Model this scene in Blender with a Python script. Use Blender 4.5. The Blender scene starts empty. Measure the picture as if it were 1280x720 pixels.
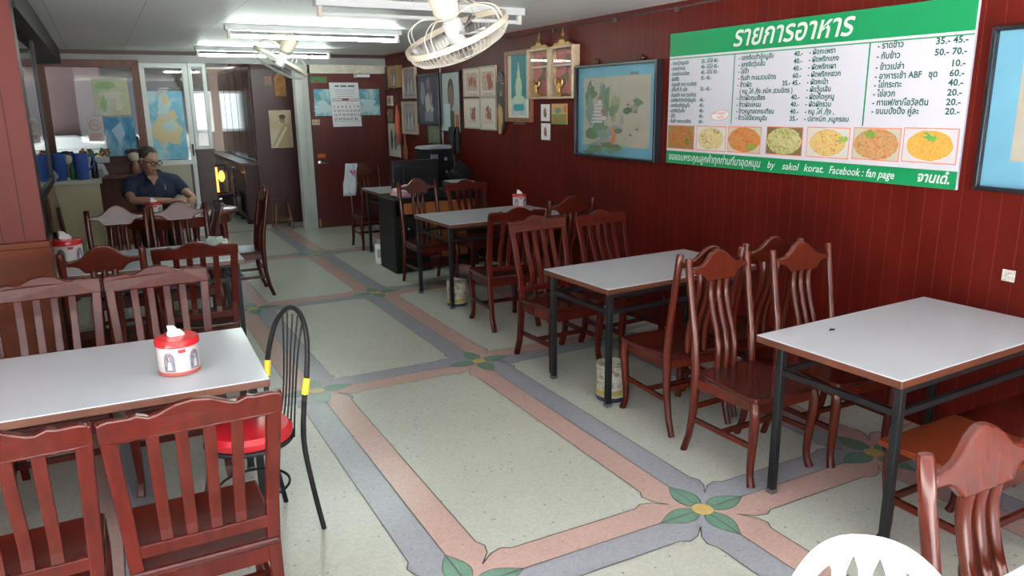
import bpy, bmesh, math, random
from mathutils import Vector, Matrix
R = math.radians
PI = math.pi
rng = random.Random(7)
C = bpy.context.scene.collection

# ---------------------------------------------------------------- camera, world, exposure
sc = bpy.context.scene
cam_d = bpy.data.cameras.new('camera'); cam = bpy.data.objects.new('camera', cam_d); C.objects.link(cam)
cam_d.sensor_width = 36.0; cam_d.lens = 948.15 / 1280 * 36.0; cam_d.clip_start = .05; cam_d.clip_end = 200
_p, _r, _y = R(13.728), R(-.706), R(27.884)
_f = Vector((math.sin(_y)*math.cos(_p), math.cos(_y)*math.cos(_p), -math.sin(_p)))
_x = Vector((math.cos(_y), -math.sin(_y), 0)); _u = _x.cross(_f)
_x2 = math.cos(_r)*_x + math.sin(_r)*_u; _u2 = -math.sin(_r)*_x + math.cos(_r)*_u
m = Matrix((_x2, _u2, -_f)).transposed().to_4x4(); m.translation = (0, 0, 1.85)
cam.matrix_world = m
sc.camera = cam
sc.view_settings.view_transform = 'Standard'; sc.view_settings.look = 'None'
sc.view_settings.gamma = 1; sc.view_settings.use_curve_mapping = False
sc.view_settings.exposure = 0.62
WORLD_STRENGTH = 2.3
TUBE_STRENGTH = 40.0
w = bpy.data.worlds.new('world'); sc.world = w; w.use_nodes = True
nt = w.node_tree; nt.nodes.clear()
wo = nt.nodes.new('ShaderNodeOutputWorld'); wb = nt.nodes.new('ShaderNodeBackground')
tc = nt.nodes.new('ShaderNodeTexCoord'); sx = nt.nodes.new('ShaderNodeSeparateXYZ'); cr = nt.nodes.new('ShaderNodeValToRGB')
cr.color_ramp.elements[0].position = .46; cr.color_ramp.elements[0].color = (.42, .43, .45, 1)
cr.color_ramp.elements[1].position = .56; cr.color_ramp.elements[1].color = (.80, .90, 1.0, 1)
mr = nt.nodes.new('ShaderNodeMapRange'); mr.inputs[1].default_value = -1
nt.links.new(tc.outputs['Generated'], sx.inputs[0]); nt.links.new(sx.outputs[2], mr.inputs[0])
nt.links.new(mr.outputs[0], cr.inputs[0]); nt.links.new(cr.outputs[0], wb.inputs[0]); nt.links.new(wb.outputs[0], wo.inputs[0])
wb.inputs[1].default_value = WORLD_STRENGTH
sc.cycles.use_denoising = True
sc.cycles.max_bounces = 10; sc.cycles.diffuse_bounces = 5; sc.cycles.glossy_bounces = 4
sc.cycles.transparent_max_bounces = 16; sc.cycles.sample_clamp_indirect = 8
sc.cycles.caustics_reflective = False; sc.cycles.caustics_refractive = False

sun_d = bpy.data.lights.new('sun', 'SUN'); sun_d.energy = 120.0; sun_d.angle = R(1.0); sun_d.color = (.98, .99, 1.0)
sun = bpy.data.objects.new('sun', sun_d); C.objects.link(sun)
sun.rotation_euler = Vector((-.42, -.22, -.88)).to_track_quat('-Z', 'Y').to_euler()   # high, from behind the building: lights the street only

def portal(name, loc, rot, sx_, sy_):
    l = bpy.data.lights.new(name, 'AREA'); l.shape = 'RECTANGLE'; l.size = sx_; l.size_y = sy_
    l.cycles.is_portal = True
    o = bpy.data.objects.new(name, l); C.objects.link(o); o.location = loc; o.rotation_euler = rot
portal('daylight_portal_side', (-1.45, .7, 1.3), (0, R(-90), 0), 2.6, 3.7)
portal('daylight_portal', (1.35, -1.2, 1.3), (R(90), 0, 0), 5.3, 2.6)

# ---------------------------------------------------------------- helpers: materials
MATS = {}
def mat(name, col, rough=.5, metal=0., spec=.5, coat=0., var=0., vscale=(6, 6, 6), bump=0., emit=None, es=0., col2=None, coatr=.1):
    if name in MATS: return MATS[name]
    mt = bpy.data.materials.new(name); mt.use_nodes = True
    n = mt.node_tree; b = n.nodes['Principled BSDF']
    b.inputs['Base Color'].default_value = (*col, 1); b.inputs['Roughness'].default_value = rough
    b.inputs['Metallic'].default_value = metal; b.inputs['Specular IOR Level'].default_value = spec
    b.inputs['Coat Weight'].default_value = coat; b.inputs['Coat Roughness'].default_value = coatr
    if emit: b.inputs['Emission Color'].default_value = (*emit, 1); b.inputs['Emission Strength'].default_value = es
    if var > 0 or bump > 0:
        t = n.nodes.new('ShaderNodeTexCoord'); mp = n.nodes.new('ShaderNodeMapping'); mp.inputs['Scale'].default_value = vscale
        ns = n.nodes.new('ShaderNodeTexNoise'); ns.inputs['Scale'].default_value = 1; ns.inputs['Detail'].default_value = 5
        n.links.new(t.outputs['Object'], mp.inputs[0]); n.links.new(mp.outputs[0], ns.inputs[0])
        if var > 0:
            rp = n.nodes.new('ShaderNodeValToRGB')
            c2 = col2 or tuple(min(1, c*(1+var)) for c in col)
            rp.color_ramp.elements[0].position = .3; rp.color_ramp.elements[0].color = (*[c*(1-var) for c in col], 1)
            rp.color_ramp.elements[1].position = .7; rp.color_ramp.elements[1].color = (*c2, 1)
            n.links.new(ns.outputs[0], rp.inputs[0]); n.links.new(rp.outputs[0], b.inputs['Base Color'])
        if bump > 0:
            bp = n.nodes.new('ShaderNodeBump'); bp.inputs['Strength'].default_value = bump; bp.inputs['Distance'].default_value = .01
            n.links.new(ns.outputs[0], bp.inputs['Height']); n.links.new(bp.outputs[0], b.inputs['Normal'])
    MATS[name] = mt
    return mt

def ramp_mat(name, stops, scale=20, kind='noise', rough=.6, detail=6, coat=0., dist=0., stretch=(1, 1, 1)):
    """a printed or mottled surface: procedural noise through a colour ramp"""
    if name in MATS: return MATS[name]
    mt = bpy.data.materials.new(name); mt.use_nodes = True
    n = mt.node_tree; b = n.nodes['Principled BSDF']; b.inputs['Roughness'].default_value = rough; b.inputs['Coat Weight'].default_value = coat
    t = n.nodes.new('ShaderNodeTexCoord'); mp = n.nodes.new('ShaderNodeMapping'); mp.inputs['Scale'].default_value = stretch
    n.links.new(t.outputs['Object'], mp.inputs[0])
    if kind == 'noise':
        ns = n.nodes.new('ShaderNodeTexNoise'); ns.inputs['Detail'].default_value = detail; ns.inputs['Distortion'].default_value = dist
        out = ns.outputs[0]
    else:
        ns = n.nodes.new('ShaderNodeTexVoronoi'); out = ns.outputs['Color']
    ns.inputs['Scale'].default_value = scale
    n.links.new(mp.outputs[0], ns.inputs['Vector'])
    rp = n.nodes.new('ShaderNodeValToRGB'); e = rp.color_ramp.elements
    while len(e) < len(stops): e.new(.5)
    for k, (p, c) in enumerate(stops): e[k].position = p; e[k].color = (*c, 1)
    n.links.new(out, rp.inputs[0]); n.links.new(rp.outputs[0], b.inputs['Base Color'])
    MATS[name] = mt
    return mt

def glass_mat(name, tint=(.93, .97, .96), refl=1.0):
    if name in MATS: return MATS[name]
    mt = bpy.data.materials.new(name); mt.use_nodes = True
    n = mt.node_tree; n.nodes.clear()
    o = n.nodes.new('ShaderNodeOutputMaterial'); mx = n.nodes.new('ShaderNodeMixShader')
    tr = n.nodes.new('ShaderNodeBsdfTransparent'); tr.inputs[0].default_value = (*tint, 1)
    gl = n.nodes.new('ShaderNodeBsdfGlossy'); gl.inputs['Roughness'].default_value = .02
    lw = n.nodes.new('ShaderNodeLayerWeight'); lw.inputs[0].default_value = .5
    pw = n.nodes.new('ShaderNodeMath'); pw.operation = 'POWER'; pw.inputs[1].default_value = 5
    mu = n.nodes.new('ShaderNodeMath'); mu.operation = 'MULTIPLY_ADD'; mu.inputs[1].default_value = .95*refl; mu.inputs[2].default_value = .03*refl; mu.use_clamp = True
    n.links.new(lw.outputs['Facing'], pw.inputs[0]); n.links.new(pw.outputs[0], mu.inputs[0]); n.links.new(mu.outputs[0], mx.inputs[0])
    n.links.new(tr.outputs[0], mx.inputs[1]); n.links.new(gl.outputs[0], mx.inputs[2]); n.links.new(mx.outputs[0], o.inputs[0])
    MATS[name] = mt
    return mt

def line_mat(name, col, line, axis, period, offset, width, rough=.3, spec=.5, coat=0., var=.15, axis2=None, period2=1, width2=0, line2=None, grain=(1, 1, 1), bump=.3):
    """board surface with thin joints at a fixed spacing along one or two object axes"""
    mt = bpy.data.materials.new(name); mt.use_nodes = True
    n = mt.node_tree; b = n.nodes['Principled BSDF']
    b.inputs['Roughness'].default_value = rough; b.inputs['Specular IOR Level'].default_value = spec; b.inputs['Coat Weight'].default_value = coat
    t = n.nodes.new('ShaderNodeTexCoord'); s = n.nodes.new('ShaderNodeSeparateXYZ'); n.links.new(t.outputs['Object'], s.inputs[0])
    def mask(ax, per, off, wd):
        a = n.nodes.new('ShaderNodeMath'); a.operation = 'SUBTRACT'; a.inputs[1].default_value = off - 50*per; n.links.new(s.outputs[ax], a.inputs[0])
        q = n.nodes.new('ShaderNodeMath'); q.operation = 'MODULO'; q.inputs[1].default_value = per; n.links.new(a.outputs[0], q.inputs[0])
        l = n.nodes.new('ShaderNodeMath'); l.operation = 'LESS_THAN'; l.inputs[1].default_value = wd; n.links.new(q.outputs[0], l.inputs[0])
        return l.outputs[0]
    mp = n.nodes.new('ShaderNodeMapping'); mp.inputs['Scale'].default_value = grain; n.links.new(t.outputs['Object'], mp.inputs[0])
    ns = n.nodes.new('ShaderNodeTexNoise'); ns.inputs['Scale'].default_value = 1; ns.inputs['Detail'].default_value = 6; n.links.new(mp.outputs[0], ns.inputs[0])
    rp = n.nodes.new('ShaderNodeValToRGB')
    rp.color_ramp.elements[0].position = .3; rp.color_ramp.elements[0].color = (*[c*(1-var) for c in col], 1)
    rp.color_ramp.elements[1].position = .7; rp.color_ramp.elements[1].color = (*[min(1, c*(1+var)) for c in col], 1)
    n.links.new(ns.outputs[0], rp.inputs[0])
    mx = n.nodes.new('ShaderNodeMix'); mx.data_type = 'RGBA'; mk = mask(axis, period, offset, width)
    n.links.new(mk, mx.inputs[0]); n.links.new(rp.outputs[0], mx.inputs[6]); mx.inputs[7].default_value = (*line, 1)
    out = mx.outputs[2]
    if axis2 is not None:
        m2 = n.nodes.new('ShaderNodeMix'); m2.data_type = 'RGBA'; n.links.new(mask(axis2, period2, 0, width2), m2.inputs[0])
        n.links.new(out, m2.inputs[6]); m2.inputs[7].default_value = (*(line2 or line), 1); out = m2.outputs[2]
    n.links.new(out, b.inputs['Base Color'])
    if bump:
        bp = n.nodes.new('ShaderNodeBump'); bp.inputs['Strength'].default_value = bump; bp.inputs['Distance'].default_value = .003; bp.invert = True
        n.links.new(mk, bp.inputs['Height']); n.links.new(bp.outputs[0], b.inputs['Normal'])
    return mt

def terrazzo(name, col, chip=.5):
    mt = bpy.data.materials.new(name); mt.use_nodes = True
    n = mt.node_tree; b = n.nodes['Principled BSDF']; b.inputs['Roughness'].default_value = .24; b.inputs['Specular IOR Level'].default_value = .45
    t = n.nodes.new('ShaderNodeTexCoord')
    v = n.nodes.new('ShaderNodeTexVoronoi'); v.inputs['Scale'].default_value = 95; n.links.new(t.outputs['Object'], v.inputs['Vector'])
    rp = n.nodes.new('ShaderNodeValToRGB'); e = rp.color_ramp.elements
    e[0].position = 0; e[0].color = (*[c*(.93) for c in col], 1)
    e[1].position = 1; e[1].color = (*[min(1, c*1.07) for c in col], 1)
    sp = n.nodes.new('ShaderNodeSeparateColor'); n.links.new(v.outputs['Color'], sp.inputs[0]); n.links.new(sp.outputs[0], rp.inputs[0])
    # occasional dark chips
    v2 = n.nodes.new('ShaderNodeTexVoronoi'); v2.inputs['Scale'].default_value = 26; n.links.new(t.outputs['Object'], v2.inputs['Vector'])
    s2 = n.nodes.new('ShaderNodeSeparateColor'); n.links.new(v2.outputs['Color'], s2.inputs[0])
    a = n.nodes.new('ShaderNodeMath'); a.operation = 'GREATER_THAN'; a.inputs[1].default_value = .80; n.links.new(s2.outputs[1], a.inputs[0])
    d = n.nodes.new('ShaderNodeMath'); d.operation = 'LESS_THAN'; d.inputs[1].default_value = .17; n.links.new(v2.outputs['Distance'], d.inputs[0])
    mu = n.nodes.new('ShaderNodeMath'); mu.operation = 'MULTIPLY'; n.links.new(a.outputs[0], mu.inputs[0]); n.links.new(d.outputs[0], mu.inputs[1])
    m3 = n.nodes.new('ShaderNodeMath'); m3.operation = 'MULTIPLY'; m3.inputs[1].default_value = chip; n.links.new(mu.outputs[0], m3.inputs[0])
    mx = n.nodes.new('ShaderNodeMix'); mx.data_type = 'RGBA'; n.links.new(m3.outputs[0], mx.inputs[0])
    n.links.new(rp.outputs[0], mx.inputs[6]); mx.inputs[7].default_value = (.09, .085, .075, 1)
    # broad mottling
    ns = n.nodes.new('ShaderNodeTexNoise'); ns.inputs['Scale'].default_value = 2.2; ns.inputs['Detail'].default_value = 4; n.links.new(t.outputs['Object'], ns.inputs['Vector'])
    r2 = n.nodes.new('ShaderNodeValToRGB'); r2.color_ramp.elements[0].position = .3; r2.color_ramp.elements[0].color = (.95, .945, .935, 1); r2.color_ramp.elements[1].position = .7; r2.color_ramp.elements[1].color = (1, 1, 1, 1)
    n.links.new(ns.outputs[0], r2.inputs[0])
    m4 = n.nodes.new('ShaderNodeMix'); m4.data_type = 'RGBA'; m4.blend_type = 'MULTIPLY'; m4.inputs[0].default_value = 1
    n.links.new(mx.outputs[2], m4.inputs[6]); n.links.new(r2.outputs[0], m4.inputs[7]); n.links.new(m4.outputs[2], b.inputs['Base Color'])
    n.links.new(ns.outputs[0], r2.inputs[0])
    return mt

# ---------------------------------------------------------------- helpers: meshes
def nb(): return bmesh.new()
def box(bm, lo, hi, mi=0, mtx=None):
    vs = [bm.verts.new((x, y, z)) for x in (lo[0], hi[0]) for y in (lo[1], hi[1]) for z in (lo[2], hi[2])]
    for f in ((0, 1, 3, 2), (4, 6, 7, 5), (0, 4, 5, 1), (2, 3, 7, 6), (0, 2, 6, 4), (1, 5, 7, 3)):
        bm.faces.new([vs[i] for i in f]).material_index = mi
    if mtx is not None: bmesh.ops.transform(bm, matrix=mtx, verts=vs)
    return vs
def sweep(bm, pts, rad, n=8, flat=None, up=(1, 0, 0), cap=True, mi=0, closed=False):
    """tube through pts; rad: number or list; flat=(w,d): rectangular section, w along `up`"""
    P = [Vector(p) for p in pts]; k = len(P)
    rings = []
    for i, p in enumerate(P):
        a = P[(i-1) % k] if (closed or i) else P[i]
        b = P[(i+1) % k] if (closed or i < k-1) else P[i]
        t = (b - a).normalized()
        u = Vector(up); u = u - t*u.dot(t)
        if u.length < 1e-3: u = Vector((0, 1, 0)) - t*t.y
        u.normalize(); v = t.cross(u)
        if flat:
            fw, fd = flat[i] if isinstance(flat, list) else flat
            sec = [(-fw/2, -fd/2), (fw/2, -fd/2), (fw/2, fd/2), (-fw/2, fd/2)]
        else:
            r = rad[i] if isinstance(rad, (list, tuple)) else rad
            sec = [(r*math.cos(2*PI*j/n), r*math.sin(2*PI*j/n)) for j in range(n)]
        rings.append([bm.verts.new(p + u*q[0] + v*q[1]) for q in sec])
    m_ = len(rings[0])
    for i in range(k if closed else k-1):
        A, B = rings[i], rings[(i+1) % k]
        for j in range(m_):
            bm.faces.new((A[j], A[(j+1) % m_], B[(j+1) % m_], B[j])).material_index = mi
    if cap and not closed:
        bm.faces.new(rings[0][::-1]).material_index = mi; bm.faces.new(rings[-1]).material_index = mi
    return rings
def lathe(bm, prof, n=24, c=(0, 0, 0), cap=True, mi=0, mtx=None):
    """profile of (radius, height) turned about z"""
    rings = []
    vs_all = []
    for r, z in prof:
        rg = [bm.verts.new((c[0]+r*math.cos(2*PI*j/n), c[1]+r*math.sin(2*PI*j/n), c[2]+z)) for j in range(n)]
        rings.append(rg); vs_all += rg
    for A, B in zip(rings, rings[1:]):
        for j in range(n): bm.faces.new((A[j], A[(j+1) % n], B[(j+1) % n], B[j])).material_index = mi
    if cap:
        bm.faces.new(rings[0][::-1]).material_index = mi; bm.faces.new(rings[-1]).material_index = mi
    if mtx is not None: bmesh.ops.transform(bm, matrix=mtx, verts=vs_all)
    return vs_all
def ell(bm, c, r, n=16, rot=None, mi=0):
    mm = Matrix.Translation(c) @ (rot.to_4x4() if rot else Matrix()) @ Matrix.Diagonal((*r, 1))
    q = bmesh.ops.create_uvsphere(bm, u_segments=n, v_segments=max(6, n//2+2), radius=1, matrix=mm)
    for v in q['verts']:
        for f in v.link_faces: f.material_index = mi
    return q['verts']
def prism(bm, out, y0, y1, mi=0):
    """closed outline of (x,z) given thickness in y"""
    A = [bm.verts.new((x, y0, z)) for x, z in out]; B = [bm.verts.new((x, y1, z)) for x, z in out]
    k = len(out)
    for i in range(k): bm.faces.new((A[i], A[(i+1) % k], B[(i+1) % k], B[i])).material_index = mi
    f1 = bm.faces.new(A); f2 = bm.faces.new(B[::-1]); f1.material_index = f2.material_index = mi
    return A + B
def poly(bm, pts, mi=0):
    f = bm.faces.new([bm.verts.new(p) for p in pts]); f.material_index = mi
    return f
def frame_bm(bm, w_, h_, t, d, y0=0, mi=0):
    """picture-frame ring in the xz plane, facing -y, thickness d"""
    o = [(-w_/2, -h_/2), (w_/2, -h_/2), (w_/2, h_/2), (-w_/2, h_/2)]
    i = [(x*(w_/2-t)/(w_/2), z*(h_/2-t)/(h_/2)) for x, z in o]
    for k in range(4):
        a, b, c, e = o[k], o[(k+1) % 4], i[(k+1) % 4], i[k]
        prism(bm, [a, b, c, e], y0-d, y0, mi)
def obj(name, bm, m_=None, parent=None, smooth=False, bevel=0, seg=2, mats=None, loc=None, rotz=0):
    bmesh.ops.recalc_face_normals(bm, faces=bm.faces)
    me = bpy.data.meshes.new(name); bm.to_mesh(me); bm.free()
    for q in (mats or [m_]): me.materials.append(q)
    if smooth:
        for p in me.polygons: p.use_smooth = True
        me.set_sharp_from_angle(angle=R(40))
    o = bpy.data.objects.new(name, me); C.objects.link(o)
    if parent: o.parent = parent
    if loc is not None: o.location = loc; o.rotation_euler = (0, 0, rotz)
    if bevel:
        b = o.modifiers.new('bevel', 'BEVEL'); b.width = bevel; b.segments = seg; b.limit_method = 'ANGLE'; b.angle_limit = R(40)
    return o
def tag(o, label=None, cat=None, group=None, kind=None):
    if label: o['label'] = label
    if cat: o['category'] = cat
    if group: o['group'] = group
    if kind: o['kind'] = kind
    return o
def thing(name, label, cat, loc=(0, 0, 0), rotz=0, group=None):
    o = bpy.data.objects.new(name, None); C.objects.link(o); o.empty_display_size = .1
    o.location = loc; o.rotation_euler = (0, 0, rotz)
    return tag(o, label, cat, group)
def struct(name, bm, m_=None, mats=None, parent=None, bevel=0, smooth=False):
    o = obj(name, bm, m_, parent, mats=mats, bevel=bevel, smooth=smooth); o['kind'] = 'structure'
    return o
def dup(root, loc, rotz, label=None, group=None, scale=None):
    r = root.copy(); C.objects.link(r); r.location = loc; r.rotation_euler = (0, 0, rotz)
    if label: r['label'] = label
    if group: r['group'] = group
    if scale: r.scale = scale
    for ch in list(root.children):
        c = ch.copy(); C.objects.link(c); c.parent = r
        for g in ch.children:
            d = g.copy(); C.objects.link(d); d.parent = c
    return r
def lerp(a, b, t): return a + (b-a)*t
def curve_pts(fn, n): return [fn(i/(n-1)) for i in range(n)]
def smooth_path(pts, k=6):
    """Catmull-Rom through points"""
    P = [Vector(p) for p in pts]; out = []
    for i in range(len(P)-1):
        a, b, c, d = P[max(i-1, 0)], P[i], P[i+1], P[min(i+2, len(P)-1)]
        for j in range(k):
            t = j/k
            out.append(.5*((2*b)+(c-a)*t+(2*a-5*b+4*c-d)*t*t+(3*b-a-3*c+d)*t**3))
    out.append(P[-1])
    return out
def text_bm(bm, body, x, z, size, mi=0, y=0., align='LEFT', sxf=1., shear=0., bold=0.):
    cu = bpy.data.curves.new('lettering', 'FONT'); cu.body = body; cu.size = size; cu.align_x = align; cu.shear = shear; cu.offset = bold; cu.resolution_u = 2
    o = bpy.data.objects.new('lettering', cu); C.objects.link(o)
    me = bpy.data.meshes.new_from_object(o.evaluated_get(bpy.context.evaluated_depsgraph_get()))
    vs = [bm.verts.new((x+v.co.x*sxf, y, z+v.co.y)) for v in me.vertices]
    for p in me.polygons:
        try: bm.faces.new([vs[i] for i in p.vertices]).material_index = mi
        except ValueError: pass
    bpy.data.objects.remove(o); bpy.data.curves.remove(cu); bpy.data.meshes.remove(me)

# ---------------------------------------------------------------- materials
WALLWOOD = line_mat('red_brown_wall_boards', (.080, .0062, .0038), (.13, .028, .019), 1, .1035, 2.228, .003, rough=.38, spec=.12, var=.2, grain=(3, 3, 1.2))  # lighter joint lines paint the highlights along the grooves
PILLARWOOD = line_mat('pillar_boards', (.105, .020, .017), (.028, .006, .005), 0, .105, -.452, .004, rough=.42, spec=.12, var=.1, grain=(3, 3, 1.2))
BOARD_BROWN = mat('brown_board', (.115, .030, .016), .4, var=.2, vscale=(10, 10, 2))
ORANGE_WOOD = mat('orange_wood', (.12, .028, .010), .45, spec=.15, var=.2, vscale=(3, 3, 14))
DOORWOOD = mat('door_wood', (.085, .012, .010), .35, var=.2, vscale=(14, 14, 1.5))
BACKDARK = mat('back_room_boards', (.045, .013, .013), .2, var=.25, vscale=(8, 8, 1), coat=.4)
CEIL = line_mat('ceiling_boards', (.78, .79, .79), (.42, .43, .43), 0, .645, .40, .006, rough=.45, var=.03, axis2=1, period2=.41, width2=.006, line2=(.86, .87, .87), grain=(.8, .8, .8), bump=0)
GREYBEAM = mat('grey_beam', (.25, .25, .245), .5, var=.15, vscale=(3, 3, 3))
WHITE_ALU = mat('white_aluminium', (.72, .74, .73), .35)
DARKBEAM = mat('dark_beam', (.024, .018, .017), .6, spec=.2, var=.3, vscale=(3, 3, 3))
OLDWHITE = mat('old_cream_paint', (.60, .56, .47), .5, var=.2, vscale=(5, 5, 5))
CHW = mat('red_chair_wood', (.062, .0066, .0038), .25, spec=.2, var=.25, vscale=(26, 26, 3.5), coat=.16, coatr=.12)
CHW2 = mat('brown_red_chair_wood', (.070, .0098, .0042), .24, spec=.3, var=.14, vscale=(24, 24, 3.0), coat=.15, coatr=.1)
SEATW = mat('seat_wood', (.050, .006, .0036), .22, spec=.35, var=.3, vscale=(22, 3, 22), coat=.3, coatr=.12)
WORNSEAT = mat('worn_seat_wood', (.12, .022, .008), .28, spec=.3, var=.12, vscale=(22, 3, 22), coat=.3)
LAMINATE = mat('white_laminate', (.56, .59, .63), .16, spec=.5, var=.03, vscale=(2, 2, 2))
TABLE_EDGE = mat('brown_table_edge', (.105, .034, .018), .3, var=.2, vscale=(10, 10, 10))
BLACKM = mat('black_metal', (.009, .009, .010), .42, spec=.28)
BLACKPL = mat('black_plastic', (.010, .010, .012), .45, spec=.25)
WHITEPL = mat('white_plastic', (.86, .87, .89), .3)
CREAMPL = mat('cream_plastic', (.56, .49, .39), .4)
CREAMPL2 = mat('pale_cream_plastic', (.56, .52, .46), .45)
GREYPL = mat('grey_plastic', (.42, .41, .39), .4)
REDPL = mat('red_plastic', (.52, .018, .022), .25)
YELLOW = mat('yellow_tape', (.85, .58, .03), .4)
CHROME = mat('chrome', (.7, .7, .7), .15, metal=1.)
GOLD = mat('gold', (.40, .23, .08), .35, metal=.8)
GOLDPAINT = mat('gilded_frame', (.44, .34, .23), .45, var=.2, vscale=(30, 30, 30))
GLASS = glass_mat('clear_glass', refl=1.3)
PICGLASS = glass_mat('picture_glass', (1, 1, 1), .3)
PAPER = mat('white_paper', (.75, .75, .78), .6)

# ---------------------------------------------------------------- room shell
XR, YB, CE = 4.0, 11.7, 2.58
FL0 = terrazzo('terrazzo_pale', (.455, .465, .41))
FLP = terrazzo('terrazzo_pink', (.43, .285, .255), .25)
FLG = terrazzo('terrazzo_grey', (.275, .28, .315), .25)
FLV = terrazzo('terrazzo_green', (.135, .24, .18), .15)
FLY = terrazzo('terrazzo_yellow', (.47, .34, .13), .1)
FLK = mat('dark_divider_strip', (.05, .045, .04), .4)
def build_floor():
    bm = nb()
    GX, GY, X0, Y0 = 1.195, 2.41, 2.262, 2.404
    poly(bm, [(-1.5, -1.25, 0), (4.02, -1.25, 0), (4.02, 11.7, 0), (-1.5, 11.7, 0)], 0)
    poly(bm, [(-1.5, 11.7, 0), (4.02, 11.7, 0), (4.02, 17, 0), (-1.5, 17, 0)], 0)
    def ribbon(p, q, wd=.0055, z=.0018):
        p, q = Vector((*p, z)), Vector((*q, z)); d = (q-p)
        if d.length < 1e-6: return
        n_ = Vector((-d.y, d.x, 0)).normalized()*wd/2
        poly(bm, [p-n_, q-n_, q+n_, p+n_], 5)
    def clip(v, lo, hi): return max(lo, min(hi, v))
    for i in range(-3, 2):
        for j in range(-2, 5):
            xa, xb = X0+i*GX, X0+(i+1)*GX; ya, yb = Y0+j*GY, Y0+(j+1)*GY
            if xb > XR+.9 or yb > 12.3 or yb < -.9: continue
            W = .155
            mi = 1 if (i + j) % 2 == 1 else 2
            # inner outline with a small cusped notch at every corner
            def corner(cx, cy, dx, dy):
                ix, iy = cx+dx*W, cy+dy*W
                e = .115; pts = []
                for t in (0, .35, .7, 1): # from y-side straight edge into the cusp
                    pts.append((ix + dx*.028*math.sin(t*PI)*1. - dx*.045*t**3, iy + dy*e*(1-t) - dy*.045*t**3))
                qs = [(ix + dx*e*(1-t) - dx*.045*t**3, iy + dy*.028*math.sin(t*PI) - dy*.045*t**3) for t in (.7, .35, 0)]
                return pts + qs
            c00 = corner(xa, ya, 1, 1); c10 = corner(xb, ya, -1, 1); c11 = corner(xb, yb, -1, -1); c01 = corner(xa, yb, 1, -1)
            inner = c00 + c10[::-1] + c11 + c01[::-1]
            z = .0006
            # border as four mitred bands between the cell edge and the inner outline
            def band(outer, seg):
                vs = [(*p, z) for p in outer] + [(*p, z) for p in seg]
                xs = [p[0] for p in vs]; ys = [p[1] for p in vs]
                f = poly(bm, vs, mi); bmesh.ops.triangulate(bm, faces=[f])
            h = 3
            band([(xb, ya), (xa, ya)], c00[h:] + c10[::-1][:4])
            band([(xb, yb), (xb, ya)], c10[::-1][3:] + c11[:4])
            band([(xa, yb), (xb, yb)], c11[3:] + c01[::-1][:4])
            band([(xa, ya), (xa, yb)], c01[::-1][3:] + c00[:4])
            for p, q in zip(inner, inner[1:]+inner[:1]): ribbon(p, q)
            for p, q in (((xa, ya), (xb, ya)), ((xa, ya), (xa, yb))): ribbon(p, q)
    for i in range(-2, 2):
        for j in range(-1, 5):
            cx, cy = X0+i*GX, Y0+j*GY
            if cx > 4 or cy > 11.6: continue
            for a in range(4):
                ca, sa = math.cos(a*PI/2), math.sin(a*PI/2); L = .225
                half = [(t*L+.02, .058*math.sin(PI*(t**.8))) for t in [k/10 for k in range(11)]]
                out = half + [(x, -y) for x, y in half[-2:0:-1]]
                pts = [(cx+x*ca-y*sa, cy+x*sa+y*ca) for x, y in out]
                poly(bm, [(*p, .0012) for p in pts], 3)
                for p, q in zip(pts, pts[1:]+pts[:1]): ribbon(p, q, .004)
            poly(bm, [(cx+.05*math.cos(k*PI/8), cy+.05*math.sin(k*PI/8), .0022) for k in range(16)], 4)
    bmesh.ops.delete(bm, geom=[f for f in bm.faces if f.calc_center_median().x > 4.015 or f.calc_center_median().x < -1.49], context='FACES')
    for v in bm.verts: v.co.x = min(v.co.x, 4.02)
    for f in bm.faces:
        f.normal_update()
        if f.normal.z < 0: f.normal_flip()
    me = bpy.data.meshes.new('floor'); bm.to_mesh(me); bm.free()
    for q in (FL0, FLP, FLG, FLV, FLY, FLK): me.materials.append(q)
    o = bpy.data.objects.new('floor', me); C.objects.link(o); o['kind'] = 'structure'
build_floor()
bm = nb(); box(bm, (-1.5, -1.25, -.12), (4.1, 17, -.004)); struct('floor_slab', bm, GREYBEAM)
bm = nb(); box(bm, (-30, -40, -.2), (40, -1.25, -.1)); box(bm, (-30, -1.25, -.2), (-1.5, 17, -.1)); struct('street', bm, mat('pavement', (.38, .37, .35), .8, var=.1, vscale=(2, 2, 2)))
bm = nb(); box(bm, (-1.5, -1.25, CE), (4.1, 17, CE+.1)); struct('ceiling', bm, CEIL)
bm = nb(); box(bm, (XR, -1.25, 0), (XR+.12, YB+.12, CE)); struct('wall_right', bm, WALLWOOD)
# left side: plain wall close by, the board-clad pillar stub, then the wall behind it
bm = nb(); box(bm, (-1.5, 2.6, 0), (-1.38, 5.05, CE)); struct('wall_left', bm, PILLARWOOD)
bm = nb(); box(bm, (-1.5, 5.05, 1.11), (-.345, 5.25, CE)); p = struct('pillar', bm, PILLARWOOD)
bm = nb(); box(bm, (-1.5, 5.035, 0), (-.335, 5.26, 1.10)); struct('wainscot', bm, ORANGE_WOOD, parent=p, bevel=.004)
bm = nb(); box(bm, (-1.5, 5.025, 1.075), (-.33, 5.27, 1.115)); struct('wainscot_rail', bm, ORANGE_WOOD, parent=p, bevel=.006)
bm = nb(); box(bm, (-.80, 5.25, 0), (-.68, YB+.1, CE)); struct('wall_left_rear', bm, BOARD_BROWN)
bm = nb(); box(bm, (-.68, 5.25, 2.40), (-.33, YB-.12, CE-.001)); struct('trim_1', bm, DARKBEAM)

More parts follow.
